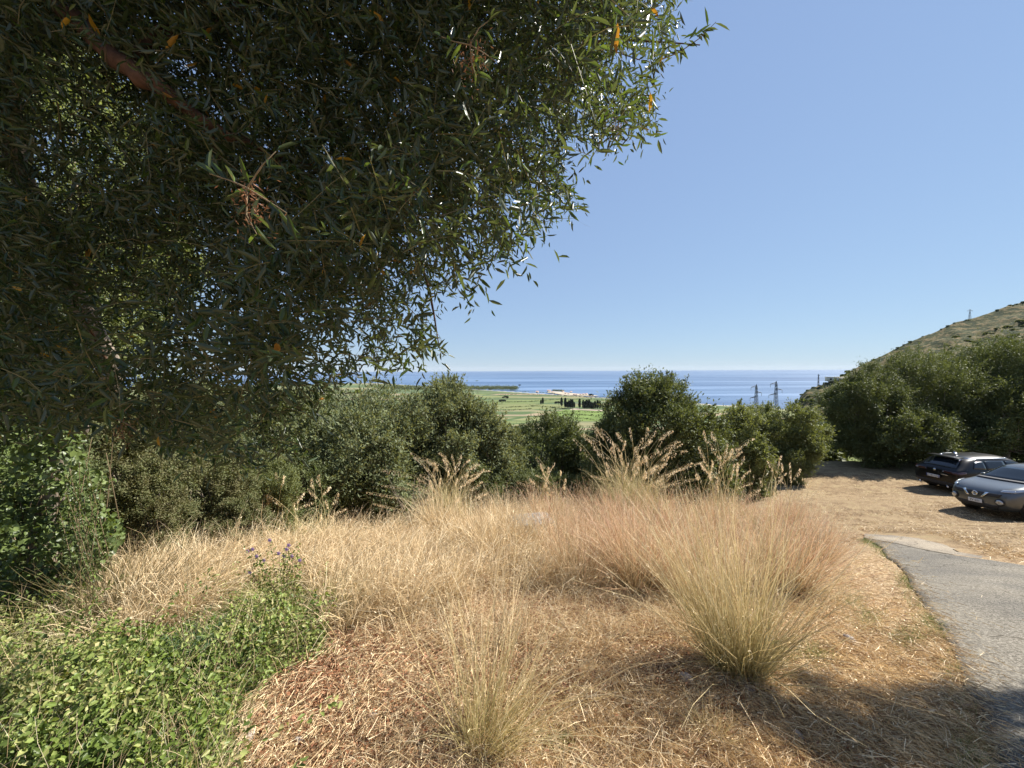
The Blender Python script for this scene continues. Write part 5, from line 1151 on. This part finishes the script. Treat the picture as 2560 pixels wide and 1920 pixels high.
def tall_clump(label, base, tips, d, nleaf=260, seed=0, hleaf=.8):
    """clump of tall reed-like grass with drooping one-sided seed plumes"""
    g = np.random.default_rng(seed+900); p = at_depth(base, d); t = thing('seeding_grass', label, 'grass clump', p, 0, 'tall seeding grass clumps along the crest')
    V, F, v, h, _, _ = blade_arrays(np.stack([g.normal(size=nleaf)*.26, g.normal(size=nleaf)*.2, np.full(nleaf, -.05)], 1), norm(np.stack([g.normal(size=nleaf)*.35, g.normal(size=nleaf)*.35, np.ones(nleaf)], 1)), g.uniform(.6, 1.3, nleaf)*hleaf, .007, g.uniform(.3, 1.1, nleaf), 6, v=g.random(nleaf), wig=.1)
    obj('leaves', mk_mesh('leaves', V, F, {'v': v, 'h': h}), M['tallstalk'], t)
    st = MB(); SP = []; SDi = []
    tips = list(tips)+[(tx+g.normal()*14, ty+abs(g.normal())*16+6) for tx, ty in tips]
    for (tx, ty) in tips:
        dd = d+g.normal()*.3; tp = np.array([0, 0, 1.6])+ray(np.array([tx]), np.array([ty]))[0]*dd-p
        b = np.array([g.normal()*.22, g.normal()*.2, 0]); side = tp[0]-b[0]; hgt = tp[2]
        mid = b*.28+tp*.72+np.array([-side*g.uniform(.1, .55)+g.normal()*.06, g.normal()*.1, hgt*(.06+.26*g.random())]); u = np.linspace(0, 1, 12)[:, None]
        curve = (1-u)**2*b+2*u*(1-u)*mid+u**2*(tp); st.tube(curve, np.linspace(.0042, .0014, 12), 4)
        s0 = g.uniform(.55, .72); fat = g.uniform(.35, 1.1); n = int(g.uniform(35, 85)); s = g.uniform(s0, 1, n); c = np.stack([np.interp(s, u[:, 0], curve[:, q]) for q in range(3)], 1); sgn = 1 if side > 0 else -1
        ln = .065*fat*np.sin((s-s0)/(1-s0)*np.pi*.85+.3); SP.append(c+np.stack([sgn*ln*g.random(n), g.normal(size=n)*.012, -ln*g.uniform(0, 1.3, n)], 1)); SDi.append(np.stack([sgn*.25+g.normal(size=n)*.2, g.normal(size=n)*.2, -np.ones(n)], 1))
    st.A = {'v': [g.random(1).repeat(st.n)], 'h': [np.full(st.n, .9)]}; st.build('stalks', M['tallstalk'], t)
    SP = np.concatenate(SP); SDi = norm(np.concatenate(SDi)); n = len(SP)
    V, F, v = leaf_arrays(SP, SDi, norm(g.normal(size=(n, 3))), g.uniform(.024, .048, n), g.uniform(.008, .014, n), v=g.random(n)); obj('seed_plumes', mk_mesh('seed_plumes', V, F, {'v': v, 'h': v}), M['panicle'], t)
tall_clump('left seeding grass clump with pale plumes fanning against the dark bushes', 447, [(411, 452), (414, 457), (381, 470), (427, 458), (435, 461), (439, 452), (446, 455), (452, 454), (461, 454), (470, 459), (477, 462), (484, 468), (490, 470), (366, 492), (420, 474), (459, 468), (430, 480), (468, 474), (448, 470), (424, 466)], 8.6, seed=1, nleaf=420, hleaf=.95)
tall_clump('tallest seeding grass clump, crowded with plumes in front of the round-headed tree', 632, [(593, 423), (596, 426), (601, 428), (594, 447), (617, 432), (630, 427), (625, 440), (647, 427), (643, 437), (656, 430), (652, 440), (664, 434), (673, 430), (680, 441), (612, 446), (622, 452), (636, 446), (640, 455), (648, 456), (660, 450), (668, 456), (687, 450), (692, 462), (605, 462), (628, 462), (655, 466), (675, 470), (618, 468), (645, 470)], 8.2, nleaf=900, seed=2, hleaf=1.15)
tall_clump('seeding grass clump between the left and the tallest clumps', 552, [(536, 456), (541, 463), (548, 466), (555, 462), (560, 470), (530, 478), (565, 478), (545, 480)], 8.6, nleaf=160, seed=3, hleaf=.6)
tall_clump('loose seeding grass clump right of the tallest one', 718, [(704, 430), (708, 440), (712, 431), (699, 446), (727, 443), (732, 448), (744, 455), (738, 462), (754, 438), (700, 462), (720, 455), (750, 470)], 8.0, nleaf=420, seed=4, hleaf=.8)
tall_clump('low arching seeding grass at the left edge of the mown clearing', 775, [(782, 455), (790, 462), (800, 468), (812, 477), (768, 460), (776, 470)], 8.6, nleaf=110, seed=5, hleaf=.6)
tall_clump('upright yellowish grass clump under the olive canopy, short plumes', 283, [(276, 472), (280, 478), (284, 474), (290, 482), (270, 486), (297, 487), (304, 492), (266, 494)], 7.6, nleaf=240, seed=6, hleaf=.75)
tall_clump('darker grass clump beside the yellowish one, under the olives', 318, [(312, 478), (320, 474), (330, 486), (308, 488), (338, 492)], 8.2, nleaf=200, seed=7, hleaf=.65)
tall_clump('loose seeding grass at the upper left corner of the dry grass', 235, [(225, 512), (232, 505), (246, 500), (255, 508), (262, 512), (240, 516), (215, 520)], 6.2, nleaf=140, seed=8, hleaf=.4)

# straw litter over the near ground
def litter():
    # straw
    poly = [(225, 860), (240, 700), (300, 660), (420, 590), (560, 580), (640, 590), (800, 560), (850, 545), (880, 552), (915, 585), (950, 645), (978, 705), (990, 768), (1000, 860)]
    q = sample_poly(poly, 105000); P = pix2ground(q[:, 0], q[:, 1]); n = len(P); P[:, 2] += rng.random(n)**2*.05
    a = rng.uniform(0, 6.28, n); D = norm(np.stack([np.cos(a), np.sin(a), rng.normal(size=n)*.18-.1], 1)); v = np.clip(.25*vnoise(P[:, 0]*1.5, P[:, 1]*1.5, 3)+.75*rng.random(n), 0, 1)
    V, F, vv, h, _, _ = blade_arrays(P+[0, 0, .012], D, rng.gamma(1.8, .026, n)+.015, rng.uniform(.0014, .0042, n), rng.uniform(0, .25, n), 2, v=v, taper=.7)
    tag(obj('straw', mk_mesh('straw', V, F, {'v': vv, 'h': h}), M['straw']), 'cut straw scattered over the bare ground beside the driveway', 'straw', kind='stuff')
    m = len(edge); u = rng.random(1500)*(m-1); P = np.stack([np.interp(u, np.arange(m), edge[:, c]) for c in range(3)], 1); P[:, 0] += np.abs(rng.normal(size=1500))*.14-.03; P[:, 2] = gz(P[:, 0], P[:, 1])+.056
    xs_, ys_ = rng.uniform(2.6, 8, 260), rng.uniform(2.0, 7, 260); Q_ = np.stack([xs_, ys_, gz(xs_, ys_)+.056], 1); qx, qy, _ = proj(Q_); Q_ = Q_[inpoly(qx, qy, [(990, 768), (981, 710), (951, 650), (921, 590), (1060, 590), (1060, 790)])]; P = np.concatenate([P, Q_]); n = len(P)
    a = rng.uniform(0, 6.28, n); V, F, vv, h, _, _ = blade_arrays(P, np.stack([np.cos(a), np.sin(a), np.full(n, .0)], 1), rng.uniform(.02, .09, n), .0035, 0, 2, v=rng.random(n), wig=.03)
    tag(obj('straw', mk_mesh('straw', V, F, {'v': vv, 'h': h}), M['straw']), 'loose straw bits blown onto the driveway along its edge', 'straw', kind='stuff')
    hq = sample_poly([(560, 620), (700, 620), (860, 570), (940, 640), (985, 740), (900, 800), (600, 800)], 170); HC = pix2ground(hq[:, 0], hq[:, 1]); k = rng.integers(0, len(HC), 22000); ha = rng.uniform(0, 3.14, len(HC)); sz = rng.uniform(.04, .16, len(HC))
    P = HC[k]+rng.normal(size=(22000, 3))*sz[k][:, None]*[1, .8, 0]; r_ = np.hypot(P[:, 0]-HC[k][:, 0], P[:, 1]-HC[k][:, 1])/sz[k]; P[:, 2] = gz(P[:, 0], P[:, 1])+rng.random(22000)*.06*np.exp(-r_**2/2)
    a = ha[k]+rng.normal(size=22000)*.5; D = norm(np.stack([np.cos(a), np.sin(a), rng.normal(size=22000)*.2], 1)); V, F, vv, h, _, _ = blade_arrays(P, D, rng.uniform(.03, .16, 22000), rng.uniform(.0018, .004, 22000), rng.uniform(0, .5, 22000), 3, v=rng.random(22000), wig=.2)
    tag(obj('cut_grass', mk_mesh('cut_grass', V, F, {'v': vv, 'h': h}), M['straw']), 'matted little heaps of cut grass between the big tussock and the driveway', 'cut grass', kind='stuff')
    # fallen leaves, denser and redder at the left
    poly = [(250, 860), (250, 720), (275, 670), (340, 630), (420, 605), (520, 600), (560, 640), (480, 720), (420, 860)]
    q = np.concatenate([sample_poly(poly, 15000), sample_poly([(285, 690), (295, 665), (335, 655), (345, 690), (310, 705)], 3500), sample_poly([(420, 600), (600, 585), (700, 660), (900, 760), (700, 860), (420, 860)], 7000)]); P = pix2ground(q[:, 0], q[:, 1]); n = len(P); P[:, 2] += .01+rng.random(n)*.03
    D = norm(rng.normal(size=(n, 3))*[1, 1, .25]); L = rng.uniform(.014, .034, n); V, F, v = leaf_arrays(P, D, norm(rng.normal(size=(n, 3))*.5+[0, 0, 1]), L, L*rng.uniform(.25, .55, n), hi=True)
    tag(obj('fallen_leaves', mk_mesh('fallen_leaves', V, F, {'v': v}), M['litter']), 'reddish fallen leaves on the bare earth near the bottom centre', 'leaf litter', kind='stuff')
    q = sample_poly([(225, 860), (240, 700), (330, 650), (470, 600), (640, 610), (860, 560), (930, 620), (985, 740), (1000, 860)], 42000); P = pix2ground(q[:, 0], q[:, 1]); n = len(P); P[:, 2] += .012+rng.random(n)*.02
    D = norm(rng.normal(size=(n, 3))*[1, 1, .3]); L = rng.uniform(.006, .022, n); V, F, v = leaf_arrays(P, D, norm(rng.normal(size=(n, 3))*.5+[0, 0, 1]), L, L*rng.uniform(.2, .6, n), v=rng.random(n))
    tag(obj('chaff', mk_mesh('chaff', V, F, {'v': v, 'h': v}), M['straw']), 'fine chopped chaff and crumbs of dry grass over the bare ground', 'chaff', kind='stuff')
    # short dry stubble / mown grass on verge and clearing
    poly = [(760, 500), (800, 478), (860, 472), (900, 474), (1080, 500), (1080, 569), (1024, 561), (960, 550), (870, 540), (850, 548), (830, 560)]; strip = [(858, 545), (866, 532), (900, 531), (945, 537), (982, 551), (982, 566)]
    q = sample_poly(poly, 34000); q = q[~inpoly(q[:, 0], q[:, 1], strip)]; P = pix2ground(q[:, 0], q[:, 1]); P = P[vnoise(P[:, 0]*1.1, P[:, 1]*2.3, 3) > .38*rng.random(len(P))+.2]; n = len(P); D = norm(rng.normal(size=(n, 3))*[.9, .9, .3]+[0, 0, .35])
    V, F, v, h, _, _ = blade_arrays(P, D, rng.uniform(.05, .14, n), .007, .6, 2, v=rng.random(n)); tag(obj('mown_grass', mk_mesh('mown_grass', V, F, {'v': v, 'h': h}), M['straw']), 'mown yellow grass of the clearing where the cars stand', 'grass', kind='stuff')
    # green fringe along the driveway and a few tufts
    e = edge; m = len(e); u = rng.random(5200)*(m-1); k = vnoise(u*2.2, u*0, 7); u = u[rng.random(len(u)) < np.clip(k*1.5-.25, .08, 1)]; n = len(u)
    P = np.stack([np.interp(u, np.arange(m), e[:, c]) for c in range(3)], 1); P[:, 0] -= np.abs(rng.normal(size=n))*.09; P[:, 2] = gz(P[:, 0], P[:, 1])
    q = np.concatenate([rng.normal(size=(260, 2))*[9, 6]+c for c in [(770, 650), (815, 655), (850, 600), (868, 620), (905, 640), (560, 742), (780, 660)]]); P = np.concatenate([P, pix2ground(q[:, 0], q[:, 1])]); n = len(P)
    V, F, v, h, _, _ = blade_arrays(P, norm(rng.normal(size=(n, 3))*[.5, .5, .1]+[.15, 0, 1]), rng.uniform(.03, .10, n), .003, .7, 3); tag(obj('green_grass', mk_mesh('green_grass', V, F, {'v': v, 'h': h}), M['greengrass']), 'short green grass along the driveway edge and in small tufts', 'grass', kind='stuff')
    # undergrowth: dry weeds between tussocks
    poly = [(380, 640), (430, 600), (520, 585), (640, 590), (700, 600), (830, 560), (850, 548), (840, 610), (700, 640), (560, 650), (430, 650)]
    q = np.concatenate([sample_poly(poly, 9000), sample_poly([(330, 640), (430, 600), (640, 640), (700, 800), (520, 860), (380, 860)], 2600)]); P = pix2ground(q[:, 0], q[:, 1]); n = len(P)
    V, F, v, h, _, _ = blade_arrays(P, norm(rng.normal(size=(n, 3))*[.7, .7, .1]+[.1, 0, .8]), rng.uniform(.06, .3, n), .0024, .6, 4); tag(obj('dry_weeds', mk_mesh('dry_weeds', V, F, {'v': v, 'h': h}), M['dry']), 'short tangled dry weeds between the tussocks', 'weeds', kind='stuff')
litter()

# stones
def stone(label, px, py, sz, mat, seed, name='stone', flat=.55, up=.25):
    g = np.random.default_rng(seed); p = ground_at(px, py); bm_v = []
    n1, n2 = 9, 12; V = []
    for i in range(n1+1):
        th = math.pi*i/n1
        for j in range(n2):
            ph = 2*math.pi*j/n2; d = np.array([math.sin(th)*math.cos(ph), math.sin(th)*math.sin(ph), math.cos(th)]); V.append(d)
    V = np.array(V); cut = norm(g.normal(size=(9, 3))); s = np.ones(len(V))
    for c in cut: s = np.minimum(s, .72/np.maximum(V@c, .01))
    V = V*s[:, None]*np.array([sz, sz*.7, sz*flat]); F = [[i*n2+j, (i+1)*n2+j, (i+1)*n2+(j+1) % n2, i*n2+(j+1) % n2] for i in range(n1) for j in range(n2)]
    o = obj(name, mk_mesh(name, V, np.array(F)), mat); o.location = (p[0], p[1], p[2]+sz*flat*up+.01); o.rotation_euler = (0, 0, g.uniform(0, 6)); tag(o, label, 'stone'); return o
stone('long grey stone lying in straw left of the foot of the fountain-shaped tussock', 686, 684, .06, M['stone'], 1)
stone('small white stone in front of the foot of the fountain-shaped tussock', 722, 684, .035, M['stone'], 2)
stone('pale stone at the upper tip of the tree shadow', 750, 694, .04, M['stone'], 3)
stone('reddish flat stone among fallen leaves, at the edge of the green carpet', 294, 722, .045, M['redstone'], 4)
stone('pale buff stone at the lower right rim of the green carpet', 250, 737, .05, M['stone'], 5)
stone('cream stone below the reddish flat stone', 298, 745, .045, M['stone'], 6)
stone('reddish stone left of the foreground tussock', 418, 716, .035, M['redstone'], 7)
stone('orange stone in the bare patch behind the foreground tussock', 424, 657, .04, M['redstone'], 8)
stone('grey stone in the straw under the foreground tussock', 372, 716, .04, M['stone'], 9)
stone('reddish stone in the bare hollow at the centre', 484, 580, .09, M['redstone'], 10)
stone('buff stone lying in the tree shadow', 800, 741, .045, M['stone'], 11)
stone('grey stone on the far side of the straw verge', 850, 640, .05, M['stone'], 12)
stone('small dark pebble alone on the driveway', 985, 630, .014, M['redstone'], 13)
stone('dark red pebble on the driveway near the tree shadow', 991, 672, .013, M['redstone'], 14)
def blockp():
    p = at_depth(531, 6.6); t = thing('concrete_block', 'grey weathered concrete block half hidden in the dry grass behind the centre', 'block', (p[0], p[1], p[2]), R(12))
    o = MB().box((0, 0, .05), (.62, .45, .36)).build('base', M['block'], t); md = o.modifiers.new('b', 'BEVEL'); md.width = .02
    o = MB().box((0, 0, .26), (.70, .53, .06)).build('cap', M['block'], t); md = o.modifiers.new('b', 'BEVEL'); md.width = .01
blockp()

# ------------------------------------------------------------------ haze
def haze():
    b = MB().box((0, 12950, 12.5), (54000, 26200, 255)).build('haze', None)
    m = bpy.data.materials.new('haze'); m.use_nodes = True; N = m.node_tree.nodes; N.remove(N['Principled BSDF'])
    v = N.new('ShaderNodeVolumePrincipled'); v.inputs['Density'].default_value = 1.2e-5; v.inputs['Color'].default_value = (.82, .9, 1, 1)
    m.node_tree.links.new(v.outputs[0], N['Material Output'].inputs['Volume']); b.data.materials.append(m); b['kind'] = 'stuff'; b['label'] = 'thin blue air haze over the sea and the plain'
haze()
